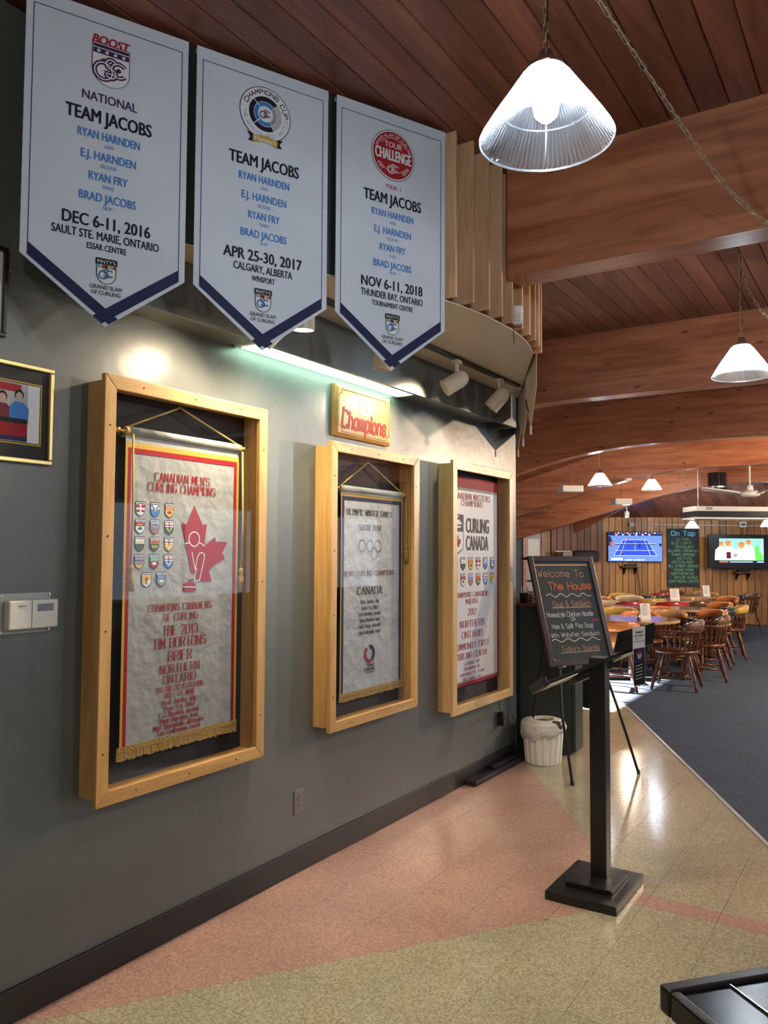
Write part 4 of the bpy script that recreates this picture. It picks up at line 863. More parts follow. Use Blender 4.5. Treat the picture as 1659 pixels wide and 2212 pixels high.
# motion sensor on the slats
q = onz(1119, 681, 2.80); ms = MB(); c = ond(1119, 681, 3.93)+Vector((0, .03, 0))
M3 = Matrix.Rotation(R(25), 3, 'Z'); ms.box(c+Vector((0, -.03, 0)), (.05, .035, .09), M3)
ms.box(c+M3 @ Vector((0, -.02, 0))+Vector((0, -.03, 0)), (.032, .02, .075), M3)
ms = ms.build('motion_sensor', M_white, bevel=.005, label='small white motion sensor on the slatted screen', cat='motion sensor')
MB().box(c+M3 @ Vector((0, -.031, -.012))+Vector((0, -.03, 0)), (.022, .003, .032), M3).build('lens', M_cream, ms)
MB().box(c+M3 @ Vector((.022, -.019, .018))+Vector((0, -.03, 0)), (.003, .005, .005), M3).build('indicator_light', PM['e_exit'], ms)
MB().tube([c+Vector((-.02, -.03, -.04)), c+Vector((-.022, -.035, -.08)), c+Vector((-.03, -.01, -.13))], .002, 5).build('cable', M_matt, ms)

# ------------------------------------------------------------------ pendant lamps and chains
def linkmesh(L, Wd, r):
    n = 14; pts = []
    for k in range(n):
        a = 2*math.pi*k/n; s_ = (L-Wd)/2; pts.append((Wd/2*math.cos(a), 0, Wd/2*math.sin(a)+(s_ if math.sin(a) >= 0 else -s_)))
    m = MB(); m.tube(pts, r, 5, True); me = bpy.data.meshes.new('chain_link'); me.from_pydata(m.v, [], m.f); me.materials.append(M_chainm)
    for p in me.polygons: p.use_smooth = True
    return me
LM = linkmesh(.040, .018, .0018); LMs = linkmesh(.030, .014, .0014)
def chain(parent, pts, me, pitch, stuff=False):
    pts = [Vector(p) for p in pts]; seg = [(b-a).length for a, b in zip(pts[:-1], pts[1:])]; tot = sum(seg); n = max(1, int(tot/pitch)); m = MB()
    for k in range(n):
        u = (k+.5)*tot/n; i = 0
        while i < len(seg)-1 and u > seg[i]: u -= seg[i]; i += 1
        t = (pts[i+1]-pts[i]).normalized(); p = pts[i]+t*u
        q = t.to_track_quat('Z', 'Y').to_matrix().to_4x4() @ Matrix.Rotation(R(90 if k % 2 else 0)+.3*math.sin(k*1.7), 4, 'Z')
        if stuff:
            m.M = Matrix.Translation(p) @ q; m.add([v.co for v in me.vertices], [tuple(f.vertices) for f in me.polygons]); continue
        o = bpy.data.objects.new('chain_link', me); COL.objects.link(o); o.parent = parent; o.matrix_basis = Matrix.Translation(p) @ q
    if stuff: m.build('chain', M_chainm, parent, True)
def pendant(loc, r, lab, ztop, power, near=False):
    k = r/.175; t = empty('pendant_lamp', loc, 0, lab, 'pendant lamp', 'ribbed glass pendant lamps')
    n = 160 if near else 64; m = MB(); prof = [(.050, .185), (.056, .178), (.062, .168), (.118, .085), (.122, .080), (.170, .006), (.176, -.002), (.177, -.008)]
    rg = []
    for rr, z in prof:
        amp = .0034 if .175 > rr > .057 else 0
        rg.append([((rr*k+(amp*k if j % 2 else -amp*k))*math.cos(2*math.pi*j/n), (rr*k+(amp*k if j % 2 else -amp*k))*math.sin(2*math.pi*j/n), z*k) for j in range(n)])
    m.rings(rg, False).build('shade', M_shade, t)
    for rr, z in ((.176, -.004), (.120, .083)): MB().tube([(rr*k*math.cos(a), rr*k*math.sin(a), z*k) for a in [2*math.pi*j/48 for j in range(48)]], .0022*k, 6, True).build('rim', M_shade, t, True)
    MB().lathe([(.052, .180), (.052, .192), (.040, .198), (.022, .215), (.018, .235), (.006, .24), (.0, .24)], 24).build('cap', M_steel, t, True); LASTS[0].scale = (k, k, k)
    MB().lathe([(.016, .18), (.018, .15), (.030, .12), (.036, .09), (.030, .06), (.014, .045), (.001, .042)], 20).build('bulb', M_bulb, t, True); LASTS[0].scale = (k, k, k)
    if near: chain(t, [(0, 0, .24*k), (0, 0, ztop-loc[2])], LMs, .024)
    else: chain(t, [(0, 0, .24*k), (0, 0, ztop-loc[2])], LMs, .024, True)
    MB().tube([(.004, .002, .24*k), (.006, 0, (ztop-loc[2])*.5), (.002, -.002, ztop-loc[2])], .0025, 5).build('flex', M_matt, t)
    MB().lathe([(.001, 0), (.004, -.01), (.004, -.03), (.0, -.031)], 8, (0, 0, ztop-loc[2])).build('ceiling_hook', M_steel, t)
    l = light('bulb_light', 'POINT', (loc[0], loc[1], loc[2]+.07*k), power, (.86, .93, 1), .04); l.parent = t; l.matrix_parent_inverse = wm(t).inverted()
ZC = 2.875+GL
pendant((1.728, 1.968, 2.652), .175, 'large ribbed glass pendant lamp hanging nearest the camera', ZC, 26, True)
pendant((1.70, 5.30, 2.655), .175, 'ribbed glass pendant lamp at the right edge, between the first two beams', ZC, 26, True)
for p, d, r, lab in (((1296, 1049), 11.6, .172, 'small pendant lamp left of the smoke detector, under the third beam'), ((1408, 1057), 14.0, .170, 'small pendant lamp right of the smoke detector, before the fourth beam'), ((1495, 1141), 16.3, .135, 'tiny pendant lamp in front of the top of the tap list board'), ((1659, 1138), 16.0, .15, 'tiny pendant lamp at the right edge, above the right television')):
    q = ond(*p, d); pendant(q, r, lab, zb(q.x)+GL-.005 if q.y < 15.85 else 3.42-1.09*(q.y-15.85)/(W1.y+tw.y*(q.x+3.03)/tw.x+.05-15.85), 22)
for k, (q0, sw) in enumerate(((None, 0), (None, 1))):
    if k == 0:
        pts = [onz(1285, -14, 3.36), ony(1340, 70, 2.62), ony(1400, 160, 2.80), ony(1440, 220, 2.90), ony(1480, 280, 3.0), ony(1560, 393, 3.2), ony(1620, 453, 3.32), ony(1664, 485, 3.38), ony(1720, 505, 3.42)]
        lab = 'long slack brass chain swagging across in front of the nearest beam'
    else: pts = [ony(1600, 541, 5.30), ony(1606, 590, 5.30), ony(1620, 630, 5.30), ony(1640, 664, 5.30), ony(1662, 686, 5.32), ony(1700, 704, 5.34)]; lab = 'short slack chain beside the right pendant, leaving the frame'
    t = empty('swag_chain', (0, 0, 0), 0, lab, 'chain')
    sm = []
    for i in range(len(pts)-1):
        a, b, c, d = pts[max(i-1, 0)], pts[i], pts[i+1], pts[min(i+2, len(pts)-1)]
        for j in range(5): u = j/5; sm.append(.5*(2*b+(c-a)*u+(2*a-5*b+4*c-d)*u*u+(3*b-a-3*c+d)*u**3))
    sm.append(pts[-1]); chain(t, sm, LM, .031)
    MB().tube([p+Vector((.004, .003, -.003)) for p in sm], .0022, 5).build('cable', mat('clear_cable', (.35, .27, .15), .4), t)

# ------------------------------------------------------------------ easel and chalkboard
th_ = R(17.5); f1 = Vector((.62, 5.25, 0)); f2 = Vector((.913, 5.78, 0)); ET = (f2-f1).normalized(); EN0 = Vector((ET.y, -ET.x, 0))
EU = -EN0*math.sin(th_)+Z*math.cos(th_); EN = EN0*math.cos(th_)+Z*math.sin(th_)
E_ = lambda t, u, n=0: f1+ET*t+EU*u+EN*n
ea = empty('easel', f1, 0, 'black folding tripod easel holding the menu chalkboard', 'easel')
MB().tube([E_(0, .0), E_(0, .03)], .012, 10).build('foot', M_black, ea, W=True); MB().tube([E_(.605, 0), E_(.605, .03)], .012, 10).build('foot', M_black, ea, W=True)
MB().tube([E_(0, .01), E_(.03, .45), E_(.10, .80), E_(.24, 1.60)], [.0095, .0095, .011, .010], 10).build('leg', M_black, ea, True, W=True)
MB().tube([E_(.605, .01), E_(.55, .45), E_(.49, .80), E_(.36, 1.60)], [.0095, .0095, .011, .010], 10).build('leg', M_black, ea, True, W=True)
bf = Vector((-.02, 5.69, 0)) ; bf = onz(1140, 1600, .10); bf = Vector((.10, 5.70, 0))
MB().tube([bf, (E_(.30, 1.55)-EN*.03)], [.009, .011], 10).build('leg', M_black, ea, True, W=True)
MB().tube([E_(.0, .62, -.01), bf*.6+(E_(.30, 1.55)*.4)], .005, 6).build('brace', M_black, ea, W=True)
for tq in (.10, .50): MB().box(E_(tq, .78, .022), (.03, .05, .01), Matrix((ET, EN, EU)).transposed()).build('support_peg', M_steel, ea, W=True)
MB().tube([E_(-.045, 1.585, -.002), E_(.02, 1.585, -.002)], .011, 10).build('top_clamp', M_black, ea, W=True)
EM = Matrix((ET, EN, EU)).transposed()
b0, b1, c0, c1 = -.012, .600, .785, 1.595
cbr = MB().box(E_((b0+b1)/2, (c0+c1)/2, .018), (b1-b0-.04, .010, c1-c0-.04), EM).build('chalkboard_sign', M_board, label='chalkboard menu in a dark frame on the easel, reading Welcome To The House', cat='chalkboard')
fw = .042
for q in ((b0, b0+fw, c0, c1), (b1-fw, b1, c0, c1)): MB().box(E_((q[0]+q[1])/2, (c0+c1)/2, .022), (fw, .024, c1-c0), EM).build('frame_rail', M_walnut, cbr, bevel=.004)
for q in ((c0, c0+fw), (c1-fw, c1)): MB().box(E_((b0+b1)/2, (q[0]+q[1])/2, .0218), (b1-b0-2*fw, .022, fw), EM).build('frame_rail', M_walnut, cbr, bevel=.004)
P = Print(E_(0, 0, .0235), ET, EU, EN); m = (b0+b1)/2; K = lambda key, t, cx, cy, wd, h, th=.1, **k: P.stroke(key, t, cx, cy, wd, h, th, False, 2, .04, **k)
P.rect('chalko', b0+.055, 1.522, b1-.062, 1.533)
K('chalko', 'Welcome To', .265, 1.462, .43, .052, .085); K('chalkred', 'The House', .325, 1.368, .40, .056, .20)
P.line('chalky', [(.09+.42*k/40, 1.297+.012*math.sin(k*.62)-.0*k) for k in range(41)], .0055, 2)
for k in range(11): P.disc('chalkw', .10+.04*k, 1.297+.022*(1 if k % 2 else -1), .0018, layer=2, n=6)
K('chalko', 'Soup & Sandwich', .31, 1.232, .36, .042, .085); P.line('chalky', [(.115, 1.205), (.49, 1.203)], .003, 2)
K('chalkw', 'Homestyle Chicken Noodle', .275, 1.156, .435, .036, .10); K('chalkw', 'OR', .29, 1.116, .045, .024, .12); K('chalkw', 'Ham & Split Pea Soup', .275, 1.070, .385, .034, .10)
K('chalkw', 'With Whitefish Sandwich', .285, 1.006, .455, .030, .10); K('chalkp', '$12.00', .505, 1.105, .065, .020, .14)
P.line('chalky', [(.055+.45*k/40, .968+.011*math.sin(k*.60)) for k in range(41)], .0055, 2)
K('chalko', "Today's Special", .30, .905, .35, .036, .09); P.line('chalky', [(.115, .878), (.48, .880)], .003, 2)
P.line('chalky', [(.045, .872-.03), (.058, .825), (.066, .818), (.095, .812)], .004, 2); P.line('chalky', [(.062, .818), (.072, .83), (.10, .825)], .003, 2)
for x_, y_ in ((.04, .83), (.08, .845), (.07, .805)): P.disc('chalkred', x_, y_, .0022, layer=2, n=6)
P.build(cbr, {})

# ------------------------------------------------------------------ cabinet at the wall end, with things on it
cab = empty('serving_cabinet', (0, 5.9, 0), 0, 'tall dark green cabinet standing past the end of the grey wall', 'cabinet')
cp = [(-.5, 5.79), (.015, 5.79), (.335, 6.02), (.335, 6.06), (.30, 6.38), (-.5, 6.5)]
MB().prism(cp, .0, 1.135).build('body', M_cabinet, cab, bevel=.004, W=True)
MB().prism([(.338, 6.03), (.362, 6.045), (.352, 6.25), (.33, 6.25)], .02, 1.13).build('side_panel', M_cabinet, cab, bevel=.003, W=True)
MB().prism([(-.5, 5.76), (.02, 5.765), (.36, 6.01), (.325, 6.42), (-.5, 6.53)], 1.135, 1.165).build('worktop', M_redwood, cab, bevel=.004, W=True)
q = Vector((.40, 6.60, 0))
cab2 = MB().bx(.26, .40, 6.45, 6.62, .28, 1.1).build('hanging_panel', M_cabinet, cab, bevel=.03, W=True)
bw = MB().lathe([(.03, 0), (.05, .01), (.085, .05), (.10, .085), (.097, .085), (.08, .05), (.045, .016), (.0, .012)], 24, (.12, 5.95, 1.167), False).build('glass_bowl', M_glassbowl, None, True, label='amber glass bowl on the dark green cabinet', cat='bowl')
nb = MB().bx(-.01, .06, 5.84, 5.92, 1.166, 1.24).build('cutlery_caddy', M_black, bevel=.004, label='black cutlery caddy on the cabinet beside the wall edge', cat='caddy')
for k in range(5): MB().tube([(.0+.012*k, 5.86+.01*(k % 2), 1.22), (-.005+.014*k, 5.865+.01*(k % 2), 1.29)], .003, 6).build('cutlery_handle', M_steel, nb)
pk = MB().bx(.10, .20, 6.05, 6.13, 1.167, 1.235).build('napkin_holder', M_chrome, bevel=.006, label='shiny napkin holder on the cabinet behind the bowl', cat='napkin holder')
MB().bx(.105, .195, 6.06, 6.12, 1.18, 1.262).build('napkins', M_white, pk)

# waste bin
bx_, by_ = .232, 5.705
bn = empty('waste_bin', (bx_, by_, 0), 0, 'small off-white ribbed plastic waste bin in front of the green cabinet', 'waste bin')
n = 96; rg = []
for r_, z in ((.001, .0), (.118, .0), (.126, .008), (.129, .03), (.146, .24), (.148, .27), (.152, .275), (.152, .29)):
    amp = .0045 if .005 < z < .25 else 0
    rg.append([((r_+amp*(1 if (j % 6) < 3 else -1))*math.cos(2*math.pi*j/n), (r_+amp*(1 if (j % 6) < 3 else -1))*math.sin(2*math.pi*j/n), z) for j in range(n)])
MB().rings(rg, False).build('body', M_bin, bn)
lid = MB().lathe([(.158, .282), (.162, .286), (.162, .298), (.154, .303), (.150, .311), (.128, .315), (.124, .320), (.100, .322), (.094, .324), (.080, .322), (.078, .312), (.081, .300)], 48, cap=False).build('lid', M_bin, bn); autosmooth(lid, 30)
MB().lathe([(.08, .296), (.001, .290)], 24, cap=False).build('lid_opening', mat('bin_inside', (.25, .17, .07), .8), lid)
MB().bx(.10, .158, -.075, -.045, .285, .326).bx(.12, .164, -.06, -.03, .27, .30).build('handle_clip', mat('dark_grey_plastic', (.08, .08, .08), .5), lid, bevel=.004)
rg = []
for k, (r_, z) in enumerate(((.157, .288), (.166, .268), (.168, .245), (.160, .225), (.151, .215))):
    rg.append([((r_+.005*math.sin(j*1.3+k)+.003*math.sin(j*2.9))*math.cos(2*math.pi*j/64), (r_+.005*math.sin(j*1.3+k))*math.sin(2*math.pi*j/64), z-(.030*math.sin(2*math.pi*j/64*1+3.9)+.012*math.sin(j*.7))*(k/4)) for j in range(64)])
MB().rings(rg, False).build('bin_liner', M_bag, bn, True)
P = Print((bx_, by_, .3235), (_r.x, _r.y, 0), (-_r.y, _r.x, 0), Z); P.text('darkgrey', 'PLEASE RECYCLE', 0, -.112, .11, .007, .03); P.build(lid, {})

# ------------------------------------------------------------------ menu stand
pc = Vector((1.292, 3.735, 0))
msn = empty('menu_stand', pc, 0, 'black wooden menu stand with stepped square base and sloped tray', 'menu stand')
MB().bx(1.118, 1.440, 3.475, 3.912, .0, .040).build('base_plate', M_black, msn, bevel=.005, W=True)
MB().bx(1.178, 1.390, 3.575, 3.845, .040, .062).build('base_step', M_black, msn, bevel=.004, W=True)
MB().bx(pc.x-.0375, pc.x+.0375, pc.y-.0375, pc.y+.0375, .062, 1.065).build('post', M_black, msn, bevel=.003, W=True)
D3 = 3.63
TA, TB = ond(1174, 1479, 3.64), ond(1412, 1384, 3.72)
ta = (TB-TA).normalized(); TL = (TB-TA).length
tb = (CAM-(TA+TB)/2).normalized(); tb = (tb-ta*tb.dot(ta)).normalized(); tn = ta.cross(tb).normalized()
if tn.z < 0: tn = -tn
tb = (tb+tn*.055).normalized(); tn = ta.cross(tb).normalized()
if tn.z < 0: tn = -tn
TM = Matrix((ta, tb, tn)).transposed()
tc_ = TA+ta*TL/2-tb*.15
MB().box(tc_, (TL, .30, .016), TM).build('tray', M_black, msn, bevel=.003, W=True)
MB().box(TA+ta*.012-tb*.15+tn*.014, (.024, .31, .036), TM).build('tray_lip', M_black, msn, bevel=.003, W=True)
MB().box(tc_-tn*.024-ta*.01, (.20, .14, .034), TM).build('tray_bracket', M_black, msn, W=True)
MB().box(TA+ta*(TL*.17)-tb*.10-tn*.011, (TL*.26, .20, .004), TM).build('label_card', M_white, msn, W=True)
MB().box(TA+ta*(TL*.80)-tb*.10-tn*.011, (TL*.20, .20, .004), TM).build('label_card', M_white, msn, W=True)
pa, pb, pc2, pd = ond(1325, 1412, 3.615), ond(1411, 1388, 3.655), ond(1415, 1345, 3.66), ond(1335, 1366, 3.62)
bk = Vector((-.06, .12, 0)).normalized()*.012
MB().hexa([pa, pb, pc2, pd], [p+bk for p in (pa, pb, pc2, pd)]).build('back_board', M_black, msn, bevel=.002, W=True)
# hanging strip menu
mtop, mbot = ond(1379, 1354, 3.60), ond(1381, 1480, 3.60)
ma = (ond(1393, 1353, 3.605)-ond(1366, 1357, 3.59)); mw2 = ma.length; ma.normalize()
nm_ = ma.cross(Z).normalized()
if (CAM-mtop).dot(nm_) < 0: nm_ = -nm_
mh_ = mtop.z-mbot.z
mo = mtop-ma*mw2/2+nm_*.004
mn = MB(); rr = []
for k in range(9):
    u = k/8; off = nm_*(-.004*math.sin(u*2.6)); a = mo-Z*mh_*u+off+ma*.006*u; rr.append([a, a+ma*mw2*(1-.1*u), a+ma*mw2*(1-.1*u)-nm_*.0008, a-nm_*.0008])
mn.rings(rr); mn = mn.build('strip_menu', M_white, label='narrow printed menu strip hanging from the menu stand, dark photo at its foot', cat='menu')
P = Print(mo+nm_*.0012, ma, -Z*1.0, nm_)
P.rect('navy', .003, mh_*.36, mw2*.93, mh_*.98, 1); P.rect('black', .003, mh_*.60, mw2*.92, mh_*.98, 2); P.disc('skin', mw2*.5, mh_*.46, mw2*.17, mh_*.085, 3, 16); P.disc('maroon', mw2*.5, mh_*.42, mw2*.15, mh_*.05, 4, 14)
for k in range(5): P.line('silver', [(mw2*.20, mh_*(.66+.055*k)), (mw2*.72, mh_*(.64+.055*k))], .004, 4)
P.build(mn, {})
P = Print(mo+nm_*.0016, ma, Z, nm_)
P.stroke('ink', 'Select', mw2*.5, -mh_*.085, mw2*.6, mh_*.035, .2, layer=1, slant=.2); P.text('ink', 'BEST COFFEE', mw2*.5, -mh_*.145, mw2*.7, mh_*.024, .05); P.text('grey', 'AROMATIC', mw2*.5, -mh_*.195, mw2*.7, mh_*.018, .03); P.text('blue', 'FULL FLAVOURED', mw2*.5, -mh_*.245, mw2*.82, mh_*.02, .03)
P.build(mn, {})

# foreground table corner
fa, fb, fc_ = Vector((2.094, 1.570, 0)), Vector((.165, .188, 0)).normalized(), Vector((.094, -.098, 0)).normalized()
fc_ = Vector((fb.y, -fb.x, 0))
ft_ = empty('black_side_table', fa+fb*.25+fc_*.2, 0, 'black glass-topped table whose corner shows at the bottom right', 'table')
FP = lambda a, b: (fa.x+fb.x*a+fc_.x*b, fa.y+fb.y*a+fc_.y*b)
m_ = MB()
for q in ((0, .6, 0, .032), (0, .6, .368, .4), (0, .022, .032, .368), (.578, .6, .032, .368)): m_.prism([FP(q[0], q[2]), FP(q[1], q[2]), FP(q[1], q[3]), FP(q[0], q[3])], .700, .750)
m_.build('rim', M_black, ft_, bevel=.006, W=True)
MB().prism([FP(.022, .032), FP(.578, .032), FP(.578, .368), FP(.022, .368)], .715, .742).build('glass_top', mat('dark_glass', (.008, .010, .012), .22, spec=.3), ft_, W=True)
MB().prism([FP(.13, .033), FP(.133, .033), FP(.133, .367), FP(.13, .367)], .742, .746).build('divider', M_steel, ft_, W=True)
for a, b in ((.05, .06), (.55, .06), (.05, .34), (.55, .34)): MB().bx(FP(a, b)[0]-.02, FP(a, b)[0]+.02, FP(a, b)[1]-.02, FP(a, b)[1]+.02, 0, .70).build('leg', M_black, ft_, W=True)

# ------------------------------------------------------------------ things on the far plank wall
WM = Matrix(((tw.x, -nw_.x, 0), (tw.y, -nw_.y, 0), (0, 0, 1)))
def wp(px, py, off): return onp(px, py, W1+nw_*off, nw_)
def wbox(m, x0, x1, y0, y1, off, th):
    a, b = wp(x0, y1, off), wp(x1, y0, off); c = (a+b)/2-nw_*th/2
    m.box(c, ((b-a).dot(tw), th, b.z-a.z), WM); return a, b
def tv(x0, x1, y0, y1, off, lab, tilt=0):
    m = MB(); a, b = wbox(m, x0, x1, y0, y1, off, .05); o = m.build('television', M_tvblack, bevel=.006, label=lab, cat='television')
    return o, a, b
# left TV: tennis
o, a, b = tv(1313, 1431, 1149, 1213.5, .12, 'left wall television showing a blue tennis court')
MB().box((a+b)/2-nw_*.075, (.4, .10, .3), WM).build('wall_bracket', M_matt, o)
W_, H_ = (b-a).dot(tw), b.z-a.z
P = Print(a+nw_*.001, tw, Z, nw_); g = lambda x, y: (x*W_, y*H_)
P.rect('e_court2', .012*W_, .02*H_, .988*W_, .985*H_, 1); P.rect('e_dark', .012*W_, .87*H_, .988*W_, .985*H_, 2)
for k in range(16): P.rect(('e_red', 'e_white', 'e_court2')[k % 3], (.13+.055*k)*W_, .935*H_, (.16+.055*k)*W_, .975*H_, 3)
for k in range(6): P.rect('e_white', (.14+.12*k)*W_, .885*H_, (.18+.12*k)*W_, .915*H_, 3)
P.poly('e_court', [g(.11, .21), g(.89, .21), g(.72, .73), g(.28, .73)], 2)
for p_ in (((.11, .21), (.28, .73)), ((.89, .21), (.72, .73)), ((.28, .73), (.72, .73)), ((.22, .21), (.335, .73)), ((.78, .21), (.665, .73)), ((.5, .38), (.5, .64)), ((.15, .38), (.85, .38)), ((.11, .21), (.89, .21))): P.line('e_white', [g(*q) for q in p_], .006, 3)
P.poly('e_dark', [g(.13, .565), g(.87, .565), g(.86, .60), g(.14, .60)], 4); P.line('e_white', [g(.13, .60), g(.87, .60)], .006, 5)
for x_, y_, c in ((.26, .22, 'orange'), (.58, .47, 'black'), (.38, .65, 'e_red')): P.poly('black', [g(x_-.035, y_), g(x_, y_+.07), g(x_+.035, y_), g(x_, y_+.03)], 6); P.rect('e_dark' if c == 'black' else c, (x_-.010)*W_, (y_+.05)*H_, (x_+.010)*W_, (y_+.13)*H_, 6); P.disc('e_dark', x_*W_, (y_+.155)*H_, .010, layer=6, n=8)
P.poly('e_dark', [g(.012, .55), g(.08, .50), g(.10, .60), g(.05, .85), g(.012, .85)], 4); P.disc('e_red', .07*W_, .60*H_, .035, .05, 5, 8); P.poly('black', [g(.93, .56), g(.97, .50), g(.985, .60), g(.95, .62)], 5)
P.rect('e_white', .06*W_, .06*H_, .27*W_, .13*H_, 4); P.text('e_white', 'FORT WORTH', .49*W_, .065*H_, .36*W_, .055*H_, .02, 4); P.build(o, {})
# right TV: football, on a tilting arm nearer the room
o, a, b = tv(1531, 1700, 1155.5, 1227, .42, 'right wall television with a thick black surround showing football')
MB().box((a+b)/2-nw_*.20, (.3, .32, .25), WM).build('wall_bracket', M_matt, o)
sa, sb = wp(1554, 1216, .42), wp(1649, 1163.5, .42); W_, H_ = (sb-sa).dot(tw), sb.z-sa.z
P = Print(sa+nw_*.002, tw, Z, nw_)
P.rect('e_turf', 0, 0, W_, H_, 1); P.poly('e_green', [g(.66, .13), g(.98, .13), g(.98, .55), g(.86, .70), g(.70, .62)], 2); P.rect('e_dark', 0, 0, W_, .10*H_, 3); P.rect('e_red', 0, .02*H_, .20*W_, .07*H_, 4); P.rect('e_sky', .85*W_, .02*H_, W_, .07*H_, 4); P.rect('e_white', .24*W_, .03*H_, .75*W_, .06*H_, 4); P.rect('e_white', .30*W_, .12*H_, .76*W_, .19*H_, 5); P.rect('e_green', 0, .10*H_, W_, .12*H_, 5)
for x_, y_, s_ in ((.03, .78, .09), (.20, .80, .12), (.50, .74, .13), (.66, .86, .10)):
    P.poly('e_white', [g(x_-s_*1.5, .12), g(x_-s_*1.3, y_-.25), g(x_-s_*.5, y_-.12), g(x_+s_*.5, y_-.12), g(x_+s_*1.3, y_-.25), g(x_+s_*1.5, .12)], 3+int(y_*0))
    P.disc('e_orange', x_*W_ if x_ > .05 else .05*W_, min(y_, .84)*H_, s_*.55*W_, s_*1.1*H_, 4, 16)
    for d in (-.4, 0, .4): P.line('e_dark', [g(max(.01, x_+d*s_-.02), min(y_, .84)+.02), g(x_+d*s_+.015, min(y_, .84)+.09)], .008, 5)
P.poly('e_sky', [g(.90, .5), g(.96, .95), g(1, .95), g(1, .25)], 5)
P.text('e_dark', 'AARON', .36*W_, .50*H_, .13*W_, .045*H_, .03, 6); P.text('e_dark', '0', .36*W_, .32*H_, .06*W_, .14*H_, .05, 6); P.rect('maroon', .16*W_, .18*H_, .26*W_, .45*H_, 5); P.build(o, {})
def shelf(x0, x1, y, off, lab):
    m = MB(); a, b = wbox(m, x0, x1, y, y+2.2, off, .22); t = m.build('wall_shelf', M_wallplank2, bevel=.004, label=lab, cat='shelf')
    for f_ in (.2, .8):
        c = a+(b-a)*f_; c.z = a.z-.0; m2 = MB(); q = [c-tw*.012, c+tw*.012]; d1 = -nw_*(off-.01)*.9; 
        m2.hexa([q[0]+d1*.1, q[1]+d1*.1, q[1]-nw_*.02-Z*.03+d1*.1, q[0]-nw_*.02-Z*.03+d1*.1], [q[0]-nw_*.2, q[1]-nw_*.2, q[1]-nw_*.2-Z*.16, q[0]-nw_*.2-Z*.16]).build('shelf_bracket', M_matt, t)
    return a, b
a, b = shelf(1345, 1385, 1223.5, .24, 'small wooden shelf under the left television')
bxm = MB().box((a+b)/2-nw_*.1+Z*.035, (.24, .14, .04), WM).build('set_top_box', M_tvblack, bevel=.004, label='small black box on the shelf under the left television', cat='set-top box')
a, b = shelf(1590, 1630, 1236, .24, 'small wooden shelf under the right television')
MB().box((a+b)/2-nw_*.1+Z*.035, (.26, .14, .04), WM).build('set_top_box', M_tvblack, bevel=.004, label='small black box on the shelf under the right television', cat='set-top box')
# tap list board
m = MB(); a, b = wbox(m, 1442, 1510, 1142, 1267.5, .055, .02); tbd = m.build('tap_list_board', M_board, bevel=.002, label='tall chalkboard headed On Tap between the two televisions', cat='chalkboard')
W_, H_ = (b-a).dot(tw), b.z-a.z; P = Print(a+nw_*.001, tw, Z, nw_)
P.stroke('chalkb', 'On Tap', .5*W_, .918*H_, .72*W_, .072*H_, .24, layer=1)
for k, (t, x_, wd) in enumerate((('ULTRA', .48, .40), ('BUD LIGHT', .45, .62), ('BANQUET', .55, .55), ('KILLARNEY CREAM ALE', .5, .94), ('SWING BRIDGE', .5, .72), ("KEITH'S", .53, .44), ("KEITH'S RED", .48, .66), ('MILL STREET ORGANIC', .5, .94), ('HOUND TOWN', .5, .60), ('NORTHERN SS', .47, .70), ('GITCHE GUMEE', .58, .72), ('NORTHERN LIGHTS', .5, .92))):
    P.stroke('chalkg', t, x_*W_, (.815-.0655*k)*H_, wd*W_, .040*H_, .14, False, 1, .05)
P.build(tbd, {})
# conduit with outlet boxes, cables
cp0, cp1 = wp(1358, 1132.5, .05), wp(1700, 1137, .05)
cd_ = MB().tube([cp0, cp1], .010, 8).build('electrical_conduit', M_white, None, True, label='thin white conduit running along the top of the plank wall', cat='conduit')
for x_, y_, s_ in ((1364, 1133, .10), (1604, 1133, .16)):
    c = wp(x_, y_, .06); ob = MB().box(c, (s_, .05, s_*.75), WM).build('outlet_box', M_white, cd_, bevel=.004)
    MB().box(c+nw_*.028-tw*.02, (s_*.25, .02, s_*.2), WM).box(c+nw_*.028+tw*.025, (s_*.25, .02, s_*.2), WM).build('plug', M_matt, ob)
for pts, lab in (([(1370, 1136), (1372, 1142), (1368, 1150)], 'short black lead between the conduit box and the left television'), ([(1604, 1140), (1604.5, 1150), (1604, 1157)], 'black lead dropping to the right television'), ([(1335, 1216), (1338, 1222), (1348, 1225)], 'loose black cable looping under the left television'), ([(1376, 1227), (1379, 1250), (1383, 1272), (1382, 1292)], 'long black cable hanging down the plank wall')):
    MB().tube([wp(x_, y_, .075) for x_, y_ in pts], .008, 6).build('cable', M_matt, None, True, label=lab, cat='cable')
# half-height plank box at the left of the wall with a black bag on it
hb0, hb1 = ond(1216, 1216, 16.9), ond(1299, 1216, 16.9); ht = hb0.z
hb = empty('plank_cabinet', (hb0+hb1)/2*1.0, 0, 'half-height cedar plank cabinet left of the televisions', 'cabinet'); hb.location.z = 0
d0 = (hb1-hb0); d0.z = 0; L_ = d0.length; d0.normalize(); HM = Matrix(((d0.x, -nw_.x, 0), (d0.y, -nw_.y, 0), (0, 0, 1))); hc = (hb0+hb1)/2; hc.z = 0
nn = Vector((d0.y, -d0.x, 0))
MB().box(hc-nn*.22+Z*ht/2, (L_, .4, ht), HM).build('body', M_dark, hb, W=True)
for k in range(5): MB().box(hc+d0*(-L_/2+L_*(k+.5)/5)-nn*.01+Z*ht/2, (L_/5-.01, .025, ht-.01), HM).build('wall_plank', M_wallplank, hb, bevel=.003, W=True)
MB().box(hc-nn*.21+Z*(ht+.012), (L_+.04, .45, .024), HM).build('top_board', M_wallplank2, hb, W=True)
bc = hc-nn*.2+Z*(ht+.025)
m = MB(); rr = []
